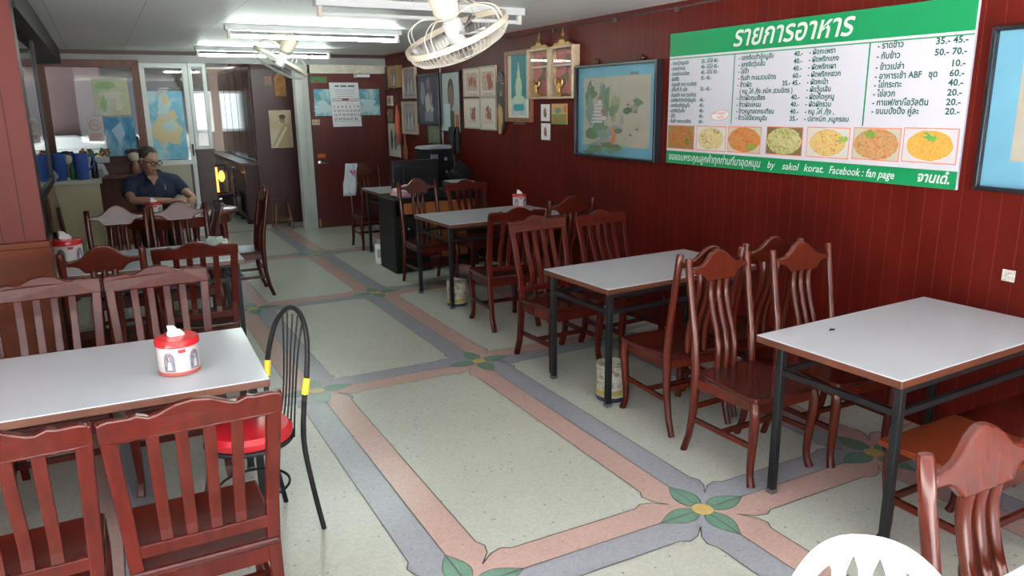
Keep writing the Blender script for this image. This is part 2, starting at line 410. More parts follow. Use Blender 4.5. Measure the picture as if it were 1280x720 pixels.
# rear partition: header, door, opening, sliding glass and a boarded dado
bm = nb(); box(bm, (-.68, YB-.06, 2.43), (4.0, YB+.06, CE)); struct('wall_back', bm, GREYBEAM)
bm = nb(); box(bm, (-.68, YB-.075, 2.53), (4.0, YB-.055, CE)); struct('trim_2', bm, mat('dark_red_batten', (.05, .014, .011), .5))
bm = nb(); box(bm, (2.83, YB-.08, 2.31), (4.0, YB-.05, 2.43)); struct('trim_3', bm, OLDWHITE)
bm = nb(); box(bm, (2.80, YB-.03, 0), (3.995, YB+.04, 2.31)); d1 = struct('door_1', bm, DOORWOOD)
bm = nb(); box(bm, (3.62, YB-.032, .9), (3.632, YB-.029, 2.30)); box(bm, (2.80, YB-.045, 0), (2.835, YB-.02, 2.31)); struct('door_edge', bm, mat('door_edge_dark', (.05, .01, .01), .4), parent=d1)
bm = nb(); lathe(bm, [(.032, 0), (.032, .012), (.012, .016), (.012, .04)], 16, mtx=Matrix.Translation((2.90, YB-.03, 1.0)) @ Matrix.Rotation(R(90), 4, 'X'))
sweep(bm, [(2.90, YB-.075, 1.0), (2.95, YB-.08, .995), (3.01, YB-.075, .985)], [.011, .010, .008], 8)
ell(bm, (2.90, YB-.075, 1.0), (.02, .016, .02), 10)
struct('door_handle', bm, CHROME, parent=d1, smooth=True)
bm = nb(); box(bm, (2.87, YB-.034, 1.07), (2.99, YB-.029, 1.13)); struct('door_plate', bm, mat('orange_plate', (.40, .10, .03), .4), parent=d1)
bm = nb(); box(bm, (2.82, YB-.05, .02), (2.85, YB-.03, .14)); struct('door_bolt', bm, GOLD, parent=d1)
bm = nb(); box(bm, (2.60, YB-.09, 0), (2.70, YB+.09, 2.43)); box(bm, (2.70, YB-.05, 0), (2.80, YB+.05, 2.43)); struct('trim_4', bm, mat('pale_jamb', (.42, .44, .41), .5, var=.15, vscale=(4, 4, 2)), bevel=.004)
# boarded dado beneath the glass
bm = nb(); box(bm, (-.68, YB-.03, 0), (.62, YB+.03, 1.10)); struct('wall_dado', bm, BOARD_BROWN)
bm = nb(); box(bm, (-.68, YB-.05, 1.08), (.60, YB-.02, 1.14)); struct('trim_5', bm, BOARD_BROWN, bevel=.004)
bm = nb(); box(bm, (.62, YB-.03, 0), (1.07, YB+.03, 1.06)); struct('wall_beige', bm, mat('beige_panel', (.42, .38, .31), .5, var=.1, vscale=(3, 3, 3)))
# brown framed fixed window
def window(name, x0, x1, z0, z1, t, d, m_, y=YB, glass=GLASS):
    bm = nb(); frame_bm(bm, x1-x0, z1-z0, t, d)
    for v in bm.verts: v.co += Vector(((x0+x1)/2, y+d/2, (z0+z1)/2))
    wn = struct(name, bm, m_, bevel=.004)
    bm = nb(); box(bm, (x0+t*.8, y-.004, z0+t*.8), (x1-t*.8, y+.002, z1-t*.8)); struct('glass_pane', bm, glass, parent=wn)
    return wn
BRFR = mat('brown_window_frame', (.115, .034, .020), .4, spec=.3, var=.2, vscale=(10, 10, 2))
window('window_1', -.62, .56, 1.12, 2.46, .095, .08, BRFR, YB-.05)
w2 = window('window_2', .56, 1.16, 1.06, 2.43, .065, .05, WHITE_ALU, YB)
bm = nb(); box(bm, (1.105, YB-.04, .10), (1.155, YB+.02, 1.10)); box(bm, (1.118, YB-.047, 1.18), (1.136, YB-.03, 1.34), 1); box(bm, (1.05, YB-.03, .04), (1.16, YB+.02, .12))
struct('sliding_stile', bm, mats=[WHITE_ALU, BLACKPL], parent=w2)
window('window_3', 1.165, 1.40, 1.26, 2.43, .05, .06, WHITE_ALU, YB)
bm = nb(); box(bm, (1.17, YB-.03, .0), (1.39, YB+.05, 1.25)); box(bm, (1.15, YB-.06, 1.22), (1.41, YB+.08, 1.265)); struct('trim_6', bm, mat('dark_brown_post', (.045, .018, .016), .4, var=.2, vscale=(6, 6, 2)))
# back room beyond the opening
BACKPURPLE = mat('mauve_brown_wall', (.055, .026, .028), .5, var=.1, vscale=(1, 1, 1))
bm = nb()
for a, b_ in (((-1.5, 16.8, 0), (1.6, 17, CE)), ((2.06, 16.8, 0), (4.1, 17, CE)), ((1.6, 16.8, 0), (2.06, 17, 1.35)), ((1.6, 16.8, 2.15), (2.06, 17, CE))): box(bm, a, b_)
struct('wall_back_room', bm, mat('dim_wall', (.10, .07, .06), .6))
bm = nb()
for a, b_ in (((-1.5, 11.76, 0), (-1.4, 12.0, CE)), ((-1.5, 13.2, 0), (-1.4, 16.8, CE)), ((-1.5, 12.0, 0), (-1.4, 13.2, .5)), ((-1.5, 12.0, 2.3), (-1.4, 13.2, CE))): box(bm, a, b_)  # gap in this wall is added to let daylight onto the white box
struct('wall_back_room_left', bm, BACKPURPLE)
t = thing('white_reflection_block', 'added white freezer seen through the brown framed window', 'block', (-.42, 12.9, 0))  # added box, stands in for the white street reflection in the pane
bm = nb(); box(bm, (-.55, -.3, .03), (.5, .3, 1.28)); obj('block_body', bm, WHITEPL, t, bevel=.03)
bm = nb(); prism(bm, [(-.57, 1.28), (.52, 1.28), (.52, 1.33), (.1, 1.46), (-.35, 1.46), (-.57, 1.36)], -.32, .3); obj('block_top', bm, WHITEPL, t, bevel=.02)
window('window_4', 1.6, 2.06, 1.35, 2.15, .05, .05, WHITE_ALU, 16.77, glass=GLASS)
bm = nb(); box(bm, (-1.4, 13.3, 0), (.10, 13.42, CE)); struct('wall_back_room_screen', bm, BACKPURPLE)
bm = nb(); box(bm, (2.14, 12.5, 0), (2.78, 12.6, CE)); wbp = struct('wall_back_room_right', bm, mat('plum_boards', (.058, .018, .02), .35, var=.15, vscale=(8, 8, 1)))
bm = nb(); box(bm, (2.78, 11.76, 0), (2.86, 12.6, CE)); struct('wall_back_room_side', bm, BACKDARK)
portal('daylight_portal_rear', (1.83, 16.95, 1.75), (R(-90), 0, 0), .46, .8)
# wall cable along the top of the right wall
bm = nb(); sweep(bm, smooth_path([(3.985, 11.4, 2.50), (3.985, 9.5, 2.53), (3.985, 7.5, 2.52), (3.985, 6.0, 2.54), (3.985, 4.9, 2.535), (3.985, 3.4, 2.56)], 5), .007, 6)
for yy in (10.2, 8.9, 7.6, 6.6, 5.6, 4.8): box(bm, (3.97, yy-.015, 2.51), (4.0, yy+.015, 2.545))
tag(obj('electric_cable', bm, mat('dark_cable', (.05, .04, .04), .5)), 'thin dark cable clipped along the top of the red wall', 'cable')

# ---------------------------------------------------------------- chairs
def yb(z):     # fore-aft line of a chair back (front is +y, rear feet at y=0)
    P = [(0, -.015), (.2, .02), (.45, .035), (.6, .03), (.8, -.02), (1.06, -.095), (1.2, -.14)]
    for (a, ya), (b_, yb_) in zip(P, P[1:]):
        if z <= b_: return lerp(ya, yb_, (z-a)/(b_-a))
    return P[-1][1]
def ybr(z):    # straighter back line of the round-post chair
    P = [(0, -.02), (.2, .02), (.45, .03), (.6, .02), (.8, -.015), (1.06, -.06), (1.2, -.09)]
    for (a, ya), (b_, yb_) in zip(P, P[1:]):
        if z <= b_: return lerp(ya, yb_, (z-a)/(b_-a))
    return P[-1][1]
def bend(bm, fn=None):
    for v in bm.verts: v.co.y += (fn or yb)(v.co.z)
CRB = [(-.195, 1.008), (-.165, 1.008), (-.135, 1.012), (-.11, 1.022), (-.085, 1.042), (-.06, 1.066), (-.03, 1.083), (0, 1.088)]
def make_round(name, label, m_, group):
    """chair with round posts, camel-hump crest and three S-bent spindles"""
    t = thing(name, label, 'chair', group=group)
    bm = nb(); out = [(-.215, .41), (.215, .41), (.225, .43), (-.225, .43)]
    pts = [(-.205, .005), (.205, .005), (.235, .42), (.225, .46), (.12, .475), (-.12, .475), (-.225, .46), (-.235, .42)]
    A = [bm.verts.new((x, y, .435)) for x, y in pts]; B = [bm.verts.new((x, y, .462)) for x, y in pts]
    bm.faces.new(A[::-1]); bm.faces.new(B)
    for i in range(8): bm.faces.new((A[i], A[(i+1) % 8], B[(i+1) % 8], B[i]))
    obj('seat', bm, SEATW if m_ is CHW or m_ is CHW2 else m_, t, bevel=.008)
    bm = nb()
    for s in (-1, 1): box(bm, (s*.20-.012, .04, .385), (s*.20+.012, .43, .436))
    box(bm, (-.19, .02, .385), (.19, .042, .436)); box(bm, (-.195, .425, .375), (.195, .447, .436))
    obj('seat_apron', bm, m_, t)
    for s in (-1, 1):
        bm = nb(); zz = [0, .1, .25, .42, .5, .65, .8, .95, 1.05, 1.058]; rr = [.018, .019, .022, .025, .024, .022, .021, .0205, .020, .016]
        sweep(bm, [(s*(.203+.010*max(0, z-.45)), ybr(z)-.02*max(0, (.2-z)/.2)**2, z) for z in zz], rr, 12)
        obj('back_post', bm, m_, t, smooth=True)
    top = [(x, z) for x, z in CRB] + [(-x, z) for x, z in CRB[-2::-1]]
    bot = [(.195, .978), (.15, .974), (.125, .964), (.108, .945), (.095, .93), (-.095, .93), (-.108, .945), (-.125, .964), (-.15, .974), (-.195, .978)]
    bm = nb(); prism(bm, top + bot, -.014, .016); bend(bm, ybr)
    obj('crest_rail', bm, m_, t, bevel=.007, smooth=True)
    for s in (-1, 0, 1):
        bm = nb(); sp = smooth_path([(s*.058, .035, .45), (s*.058, .038, .54), (s*.057, .022, .64), (s*.056, -.018, .75), (s*.055, -.045, .86), (s*.055, -.042, .94)], 4)
        sweep(bm, sp, [.0185]*len(sp), 10)
        obj('spindle', bm, m_, t, smooth=True)
    for s in (-1, 1):
        bm = nb(); sweep(bm, smooth_path([(s*.205, .432, .44), (s*.212, .445, .36), (s*.205, .435, .2), (s*.203, .43, .07), (s*.212, .45, .0)], 4), [.024, .0245, .025, .0255, .026, .025, .024, .023, .022, .021, .02, .019, .0185, .018, .019, .021, .022], 10)
        obj('front_leg', bm, m_, t, smooth=True)
    for s in (-1, 1):
        bm = nb(); sweep(bm, [(s*.2, .02, .20), (s*.205, .435, .205)], .012, 8, flat=(.018, .026)); obj('stretcher', bm, m_, t)
    bm = nb(); sweep(bm, [(-.2, .22, .20), (.2, .22, .20)], .012, 8, flat=(.018, .026), up=(0, 1, 0)); obj('stretcher', bm, m_, t)
    bm = nb(); sweep(bm, [(-.2, .02, .27), (.2, .02, .27)], .012, 8, flat=(.018, .026), up=(0, 1, 0)); obj('stretcher', bm, m_, t)
    return t
def make_square(name, label, m_, group):
    """chair with a squared, wavy-topped frame and four flat S-bent slats"""
    t = thing(name, label, 'chair', group=group)
    bm = nb(); box(bm, (-.225, .01, .432), (.225, .465, .462)); obj('seat', bm, SEATW, t, bevel=.01)
    bm = nb()
    for s in (-1, 1): box(bm, (s*.205-.012, .03, .365), (s*.205+.012, .44, .433))
    box(bm, (-.2, .425, .365), (.2, .449, .433)); box(bm, (-.2, .02, .375), (.2, .044, .433))
    obj('seat_apron', bm, m_, t)
    for s in (-1, 1):
        bm = nb(); zz = [0, .12, .3, .45, .6, .75, .9, 1.0]
        sweep(bm, [(s*(.205+.026*max(0, z-.45)/.55), yb(z)-.03*max(0, (.2-z)/.2)**2, z) for z in zz], 1, flat=[(.036, .036), (.037, .036), (.04, .036), (.042, .034), (.043, .03), (.044, .028), (.045, .026), (.045, .026)])
        obj('back_post', bm, m_, t, bevel=.005)
    # crest: rounded outer corners, shallow wavy top
    top = [(-.253, .93), (-.253, .985), (-.245, 1.0), (-.225, 1.006), (-.17, 1.006), (-.15, 1.012), (-.12, 1.0), (-.10, 1.004), (-.05, 1.028), (0, 1.036)]
    top = top + [(-x, z) for x, z in top[-2::-1]]
    bm = nb(); prism(bm, top + [(.205, .925), (-.205, .925)], -.014, .016)
    for v in bm.verts: v.co.y += -.012*math.cos(v.co.x/.25*PI/2)
    bend(bm); obj('crest_rail', bm, m_, t, bevel=.006)
    bm = nb(); prism(bm, [(-.2, .498), (.2, .498), (.2, .542), (-.2, .542)], -.012, .012); bend(bm); obj('lower_rail', bm, m_, t, bevel=.004)
    for k4 in range(4):
        x0 = -.1125 + .075*k4; bm = nb(); k = 10
        sweep(bm, [(x0*(.98+.06*u), yb(lerp(.53, .94, u)) + .009*math.sin(u*2*PI), lerp(.53, .94, u)) for u in [i/(k-1) for i in range(k)]], 1, flat=(.036, .014))
        obj('slat', bm, m_, t, bevel=.003)
    for s in (-1, 1):
        bm = nb(); sweep(bm, smooth_path([(s*.205, .437, .44), (s*.207, .445, .34), (s*.203, .43, .18), (s*.203, .43, .06), (s*.212, .452, .0)], 4), 1, flat=[(.045, .045)]*5+[(.043, .043), (.042, .042), (.040, .040), (.038, .038), (.036, .036), (.034, .034), (.033, .033), (.033, .033), (.034, .034), (.036, .036), (.038, .038), (.04, .04)])
        obj('front_leg', bm, m_, t, bevel=.006)
    for s in (-1, 1):
        bm = nb(); sweep(bm, [(s*.205, .02, .19), (s*.205, .435, .19)], 1, flat=(.018, .03)); obj('stretcher', bm, m_, t)
    bm = nb(); sweep(bm, [(-.2, .24, .19), (.2, .24, .19)], 1, flat=(.018, .03), up=(0, 1, 0)); obj('stretcher', bm, m_, t)
    return t
G_SQ, G_RD = 'square slat back dining chairs', 'hump crested dining chairs'
protoS = make_square('dining_chair', '', CHW, G_SQ)
protoR = make_round('dining_chair', '', CHW2, G_RD)
used = {'S': False, 'R': False}
def chair(kind, x, y, deg, label):
    """x,y: middle of the rear feet; deg: 0 faces the rear of the room, 180 faces the street"""
    pr = protoS if kind == 'S' else protoR
    if not used[kind]:
        used[kind] = True; pr.location = (x, y, 0); pr.rotation_euler = (0, 0, R(deg)); pr['label'] = label; return pr
    return dup(pr, (x, y, 0), R(deg), label)
chair('S', .142, 2.345, 0, 'large slat-back red chair nearest us beside the black wire chair')
chair('S', -.375, 2.36, 0, 'slat-back red chair cut by the left edge, nearest left, backed toward us')
chair('S', .172, 4.275, 180, 'slat-back chair with pale glare on its crest behind the red tissue tin')
chair('S', -.345, 4.28, 180, 'slat-back chair with dull red crest at far left beside the pillar')
chair('R', -.075, 4.93, 0, 'orange-red hump-crested chair beside the pillar at the second left table')
chair('S', .44, 5.13, -3, 'dark slat-back chair at the right front corner of the second left table')
chair('R', .035, 6.80, 180, 'hump-crested chair with white glare on its crest in front of the cream counter')
chair('R', .50, 6.83, 181, 'hump-crested chair with white glare on its crest in front of the seated man')
chair('R', 1.31, 7.86, 90, 'tall hump-crested chair seen side on in the aisle by the round table')
chair('S', .80, 7.37, 90, 'dark chair standing edge-on behind the right glaring crest, one post showing')
chair('R', 2.805, 2.905, 182, 'hump-crested chair on the aisle tucked under the nearest wall table')
chair('R', 3.345, 2.84, 178, 'hump-crested chair by the wall at the far side of the nearest wall table')
chair('R', 2.85, 3.12, -3, 'hump-crested chair on the aisle between the first two wall tables, its seat by the tin')
chair('R', 3.36, 3.16, -2, 'hump-crested chair mostly hidden beside the wall at the near side of the second wall table')
chair('S', 2.79, 4.785, 183, 'slat-back chair on the aisle at the far side of the second wall table')
chair('S', 3.37, 4.80, 186, 'slat-back chair beside the wall at the far side of the second wall table')
chair('S', 2.89, 5.42, -3, 'slat-back chair on the aisle at the near side of the third wall table')
chair('R', 3.43, 5.45, -2, 'dark hump-crested chair beside the wall at the near side of the third wall table')
chair('R', 2.90, 7.55, 182, 'slim hump-crested chair before the black desk at the far side of the third wall table')
chair('S', 3.48, 7.55, 183, 'dark slat-back chair beside the wall before the black desk')
chair('R', 3.05, 9.93, 180, 'chair by the rear door with a white plastic bag hung on its post')
chair('R', 1.785, .905, 179, 'hump-crested chair with pinkish glare behind the corner table in the lower right corner')
t = thing('wooden_bench', 'red-brown wooden bench with chipped orange end under the near side of the nearest wall table', 'bench', (3.258, 1.66, 0))
for x0, x1, m_, lb in ((-.54, -.012, WORNSEAT, 'orange worn seat board'), (-.009, .52, SEATW, 'dark seat board')):
    bm = nb(); box(bm, (x0, -.21, .437), (x1, .22, .464)); obj('seat_board', bm, m_, t, bevel=.008)['label'] = lb
for yy in (-.17, .17):
    bm = nb(); box(bm, (-.49, yy-.012, .36), (.48, yy+.012, .437)); obj('apron', bm, CHW2, t)
for xx in (-.49, -.01, .48):
    for s in (-1, 1):
        bm = nb(); sweep(bm, smooth_path([(xx, s*.17, .44), (xx-.01, s*.18, .34), (xx+.004, s*.172, .18), (xx, s*.17, .06), (xx-.012, s*.185, .0)], 4), [.026]*9+[.021]*4+[.019]*4, 10); obj('leg', bm, CHW2, t, smooth=True)
for yy in (-.17, .17):
    bm = nb(); sweep(bm, [(-.49, yy, .2), (.48, yy, .2)], 1, flat=(.018, .03), up=(0, 1, 0)); obj('stretcher', bm, CHW2, t)
bm = nb(); sweep(bm, [(-.49, -.17, .2), (-.49, .17, .2)], 1, flat=(.018, .03)); obj('stretcher', bm, CHW2, t)

# black wire chair with a red cushion
t = thing('cafe_chair', 'black metal hoop-back chair with round red seat and yellow tape at the left table', 'chair', (.59, 3.26, 0), R(17))
bm = nb(); lathe(bm, [(.02, .465), (.168, .465), (.181, .475), (.182, .500), (.165, .520), (.09, .530), (.001, .532)], 32, c=(-.19, 0, 0)); obj('seat_cushion', bm, mat('red_vinyl', (.42, .012, .02), .25), t, smooth=True)
bm = nb(); sweep(bm, [(-.19+.177*math.cos(a*PI/16), .177*math.sin(a*PI/16), .46) for a in range(32)], .011, 8, up=(0, 0, 1), closed=True); obj('seat_ring', bm, BLACKM, t, smooth=True)
hoop = [(.035, -.17, 0), (.0, -.165, .22), (-.02, -.155, .43), (-.012, -.165, .6), (.01, -.17, .74), (.04, -.14, .885), (.06, -.075, .965), (.066, 0, .99), (.06, .075, .965), (.04, .14, .885), (.01, .17, .74), (-.012, .165, .6), (-.02, .155, .43), (.0, .165, .22), (.035, .17, 0)]
bm = nb(); sweep(bm, smooth_path(hoop, 5), .0115, 10); hp = obj('hoop_frame', bm, BLACKM, t, smooth=True)
for s in (-1, 1):
    bm = nb(); sweep(bm, [(-.004, s*.1675, .655), (.001, s*.169, .685), (.009, s*.170, .725)], .0155, 10); obj('yellow_tape', bm, YELLOW, hp, smooth=True)['label'] = 'yellow tape band'
for k in range(5):
    bm = nb(); y0 = (k-2)*.022; sweep(bm, smooth_path([(-.02, y0*1.6, .43), (.01, y0*1.2, .6), (.035, y0*1.4, .8), (.058, y0*2.0, .965)], 5), .0042, 6); obj('back_wire', bm, BLACKM, t, smooth=True)
for s in (-1, 1):
    bm = nb(); sweep(bm, smooth_path([(-.30, s*.12, .46), (-.345, s*.14, .2), (-.38, s*.155, 0)], 5), .0105, 8); obj('front_leg', bm, BLACKM, t, smooth=True)
bm = nb(); sweep(bm, [(-.19+.15*math.cos(a*PI/12), .15*math.sin(a*PI/12), .24) for a in range(24)], .006, 6, up=(0, 0, 1), closed=True); obj('brace_ring', bm, BLACKM, t, smooth=True)

# white plastic chair in the lower right foreground (back toward the table, front toward the street)
ang = math.atan2(-.8, .59)
t = thing('plastic_chair', 'white moulded plastic chair with slotted round back at the bottom edge', 'chair', (1.345, .905, 0), R(-41))
t.scale = (.95, .95, 1.04)
# local x runs along the back, local -y... seat lies toward -y
def arch(u, w_=.235, h0=.42, h1=.872):
    a = PI*u; return (-w_*math.copysign(abs(math.cos(a))**.75, math.cos(a)), h0+(h1-h0)*(abs(math.sin(a))**.62))
def pback(x, z): return .07*(z-.42)/.4 - .13*(x/.235)**2
bm = nb()
outer = [arch(i/40) for i in range(41)]
inner = [(x*.78, .42+(z-.42)*.905) for x, z in outer]
for i in range(40):
    a, b_, c_, d_ = outer[i], outer[i+1], inner[i+1], inner[i]
    prism(bm, [a, b_, c_, d_], -.012, .012)
for x0, x1, tw in ((-.060, -.042, .024), (0, 0, .022), (.060, .042, .024)):
    prism(bm, [(x1-tw/2, .43), (x1+tw/2, .43), (x0+tw*.6, .74), (x0+tw*.7, .795), (x0+tw*1.2, .825), (x0+tw*1.2, .85), (x0-tw*1.2, .85), (x0-tw*1.2, .825), (x0-tw*.7, .795), (x0-tw*.6, .74)], -.009, .009)
bmesh.ops.remove_doubles(bm, verts=bm.verts, dist=.0005)
for v in bm.verts: v.co.y += pback(v.co.x, v.co.z)
obj('slotted_back', bm, WHITEPL, t, bevel=.006, smooth=True)
bm = nb(); pts = [(-.22, -.02), (-.235, -.25), (-.20, -.45), (.20, -.45), (.235, -.25), (.22, -.02), (.1, .01), (-.1, .01)]
A = [bm.verts.new((x, y, .40)) for x, y in pts]; B = [bm.verts.new((x, y, .425)) for x, y in pts]
bm.faces.new(A[::-1]); bm.faces.new(B)
for i in range(8): bm.faces.new((A[i], A[(i+1) % 8], B[(i+1) % 8], B[i]))
obj('seat', bm, WHITEPL, t, bevel=.012)
for sx_, sy_ in ((-.215, -.03), (.215, -.03), (-.2, -.43), (.2, -.43)):
    bm = nb(); sweep(bm, [(sx_, sy_, .42), (sx_*1.06, sy_*1.06+(.01 if sy_ > -.1 else -.0), 0)], 1, flat=[(.05, .05), (.035, .035)]); obj('leg', bm, WHITEPL, t, bevel=.008)

# ---------------------------------------------------------------- tables
def table(label, x, y, w_, d_, h, deg, inx=.05, far=.05, near=.05, drop=.15, group='white topped dining tables', legs=None, splay=0):
    t = thing('dining_table', label, 'table', (x, y, 0), R(deg), group)
    bm = nb(); box(bm, (-w_/2+.002, -d_/2+.002, h-.006), (w_/2-.002, d_/2-.002, h)); obj('laminate_top', bm, LAMINATE, t, bevel=.002)
    bm = nb(); box(bm, (-w_/2, -d_/2, h-.036), (w_/2, d_/2, h-.003)); obj('edge_board', bm, TABLE_EDGE, t, bevel=.004)
    ix = w_/2-inx; ys = {-1: -(d_/2-near), 1: d_/2-far}
    for a in (-1, 1):
        for b_ in (-1, 1):
            yy = ys[b_]
            bm = nb(); sweep(bm, [(a*ix, yy, h-.036), (a*ix, yy, .0)], 1, flat=(.034, .034)); lg = obj('leg', bm, BLACKM, t, bevel=.003)
            bm = nb(); box(bm, (a*ix-.019, yy-.019, 0), (a*ix+.019, yy+.019, .022)); obj('foot_cap', bm, mat('worn_grey_cap', (.10, .10, .10), .6), lg)
    z = h-drop
    for a in (-1, 1):
        bm = nb(); sweep(bm, [(a*ix, ys[-1], z), (a*ix, ys[1], z)], 1, flat=(.022, .026)); obj('side_rail', bm, BLACKM, t)
    for b_ in (-1, 1):
        bm = nb(); sweep(bm, [(-ix, ys[b_], z), (ix, ys[b_], z)], 1, flat=(.022, .026), up=(0, 1, 0)); obj('long_rail', bm, BLACKM, t)
        bm = nb(); box(bm, (-ix, ys[b_]-.014, h-.06), (ix, ys[b_]+.014, h-.036)); obj('top_rail', bm, BLACKM, t)
    return t
table('white topped table with black legs against the red wall, nearest on the right', 3.305, 2.155, 1.33, .735, .77, 2.5, inx=.03, far=.13, near=.02)
table('white topped table against the red wall, second along from us, a tin under it', 3.175, 3.995, 1.27, .70, .76, 3, inx=.03, far=.08, near=.02)
table('white topped table against the red wall, third along, a small tissue tub on it', 3.30, 6.66, 1.30, .80, .79, 2.5, inx=.02, far=.06, near=.03)
table('white topped table at left with the red tissue tin on it', -.205, 3.51, 1.42, .835, .76, -1.5, inx=.03, far=.05, near=.36)
table('white topped table on the left behind the glaring slat-back chair', .185, 6.185, 1.28, .86, .76, 0, inx=.05, far=.18)
table('small white topped table behind the black desk by the rear door', 3.42, 9.10, 1.14, .70, .82, 0, inx=.05, far=.11)
table('white topped table only its corner showing at the lower right edge', 2.33, .45, 1.30, .84, .76, 2, inx=.52, far=.10)

# round wooden table
t = thing('round_table', 'round dark red wooden table in front of the seated man', 'table', (.64, 8.9, 0))
RT = mat('glossy_red_table', (.15, .022, .012), .12, var=.25, vscale=(3, 20, 20), coat=.5, coatr=.05)
bm = nb(); lathe(bm, [(.59, .725), (.605, .73), (.61, .745), (.605, .757), (.595, .76), (.001, .76)], 56); obj('tabletop', bm, RT, t, smooth=True)
bm = nb(); lathe(bm, [(.55, .64), (.56, .64), (.575, .727), (.56, .727)], 48); obj('apron', bm, RT, t, smooth=True)
for k in range(4):
    a = k*PI/2+R(65); bm = nb(); sweep(bm, smooth_path([(.46*math.cos(a), .46*math.sin(a), .72), (.47*math.cos(a), .47*math.sin(a), .4), (.44*math.cos(a), .44*math.sin(a), .12), (.48*math.cos(a), .48*math.sin(a), 0)], 4), [.04]*4+[.036]*4+[.03]*5, 10); obj('leg', bm, RT, t, smooth=True)

# ---------------------------------------------------------------- things on and under the tables
TUBW = mat('cream_tub', (.60, .56, .53), .35)
def tissue_tub(loc, rz, label, s=1., prints=True, tilt=0):
    t = thing('tissue_tub', label, 'tissue holder', loc, rz, 'round tissue tubs')
    bm = nb(); lathe(bm, [(.072*s, 0), (.078*s, .006*s), (.079*s, .12*s), (.076*s, .125*s)], 32); obj('tub_body', bm, TUBW, t, smooth=True)
    bm = nb(); lathe(bm, [(.0795*s, .004*s), (.0805*s, .006*s), (.0805*s, .016*s), (.0795*s, .018*s)], 32, cap=False); obj('base_band', bm, mat('pink_red_band', (.55, .10, .08), .4), t, smooth=True)
    bm = nb(); lathe(bm, [(.080*s, .118*s), (.084*s, .12*s), (.085*s, .138*s), (.078*s, .148*s), (.03*s, .150*s), (.001, .150*s)], 32); obj('lid', bm, REDPL, t, smooth=True)
    bm = nb(); rn = random.Random(3)
    sweep(bm, [(-.018*s, 0, .146*s), (-.008*s, .002*s, .166*s), (-.016*s, .0, .184*s), (-.03*s, .002, .196*s)], 1, flat=[(.034*s, .02*s), (.05*s, .018*s), (.03*s, .012*s), (.004*s, .003*s)], up=(1, 0, .3))
    sweep(bm, [(.01*s, 0, .148*s), (.012*s, .002*s, .165*s), (.02*s, 0, .172*s)], 1, flat=[(.04*s, .018*s), (.045*s, .016*s), (.012*s, .006*s)], up=(1, 0, 0))
    obj('tissue', bm, WHITEPL, t, bevel=.002)
    if prints:
        bm = nb(); r = .0797*s
        def patch(a0, a1, z0, z1, mi, archd=False, rr=r):
            k = 10; lo, hi = [], []
            for i in range(k+1):
                a = lerp(a0, a1, i/k); u = (i/k-.5)*2
                zt = z1 - ((1-math.sqrt(max(0, 1-u*u)))*.028*s if archd else 0)
                lo.append((rr*math.cos(a), rr*math.sin(a), z0)); hi.append((rr*math.cos(a), rr*math.sin(a), zt))
            for i in range(k): poly(bm, [lo[i], lo[i+1], hi[i+1], hi[i]], mi)
        for a in (-2.25, -.95):
            patch(a-.28, a+.28, .022*s, .102*s, 0, True)
            patch(a-.10, a+.12, .03*s, .066*s, 1, True, r+.0006); patch(a-.05, a+.05, .07*s, .085*s, 2, True, r+.0006)
        patch(-1.78, -1.42, .098*s, .112*s, 3)
        obj('printed_panel', bm, mats=[ramp_mat('tub_print', [(.3, (.05, .06, .10)), (.5, (.25, .20, .24)), (.7, (.12, .22, .30))], 60), mat('print_pale', (.62, .58, .60), .5), mat('print_skin', (.55, .36, .28), .5), mat('label_red', (.55, .02, .03), .4)], parent=t)
    return t
tissue_tub((.178, 3.36, .76), .15, 'red lidded cream tissue tub printed with two arched portraits on the left table', 1.04)
tissue_tub((-.31, 6.20, .76), .3, 'white tub with red rim and tissues on the second left table beside the pillar', 1.25)
tissue_tub((3.78, 6.95, .79), -.3, 'small red lidded tissue tub beside the wall on the third wall table', .92)
tissue_tub((.40, 8.62, .76), .1, 'red and white tissue tub on the round table before the man', .95)

TINM = ramp_mat('tin_label', [(.32, (.46, .45, .42)), (.45, (.30, .27, .18)), (.52, (.48, .46, .42)), (.60, (.16, .14, .08)), (.70, (.48, .38, .10))], 11, rough=.35, stretch=(1, 1, 2.6))
def tin(loc, label, r, h):
    t = thing('food_tin', label, 'tin', loc, .4, 'tins used as floor bins')
    bm = nb(); prof = [(r*.97, .004), (r, .01)]
    for k in range(5):
        z = lerp(.16, .9, k/5)*h; prof += [(r, z), (r*.965, z+.02*h), (r*.965, z+.09*h), (r, z+.11*h)]
    prof += [(r, h*.97), (r*1.02, h*.985), (r*1.02, h), (r*.95, h), (r*.94, h*.9), (r*.94, .03), (.001, .03)]
    lathe(bm, prof, 32); obj('can_wall', bm, TINM, t, smooth=True)
    bm = nb(); lathe(bm, [(r*1.005, .002), (r*1.015, .004), (r*1.015, .022), (r*1.003, .028)], 32, cap=False); obj('base_rim', bm, mat('dark_blue_rim', (.02, .022, .05), .4), t, smooth=True)
    bm = nb(); lathe(bm, [(r*1.006, .041), (r*1.008, .043), (r*1.008, .065), (r*1.006, .07)], 32, cap=False); obj('yellow_band', bm, mat('tin_yellow', (.36, .27, .05), .4), t, smooth=True)
tin((2.70, 3.755, 0), 'silvery ribbed tin standing open by the leg of the second wall table', .098, .235)
tin((2.79, 6.385, 0), 'yellow and silver tin on the floor by the leg of the third wall table', .095, .235)
t = thing('paint_pot', 'white pot with grey lid on the floor beside the black desk', 'pot', (2.80, 8.62, 0))
bm = nb(); lathe(bm, [(.07, .0), (.076, .006), (.078, .22), (.07, .235)], 24); obj('pot_body', bm, WHITEPL, t, smooth=True)
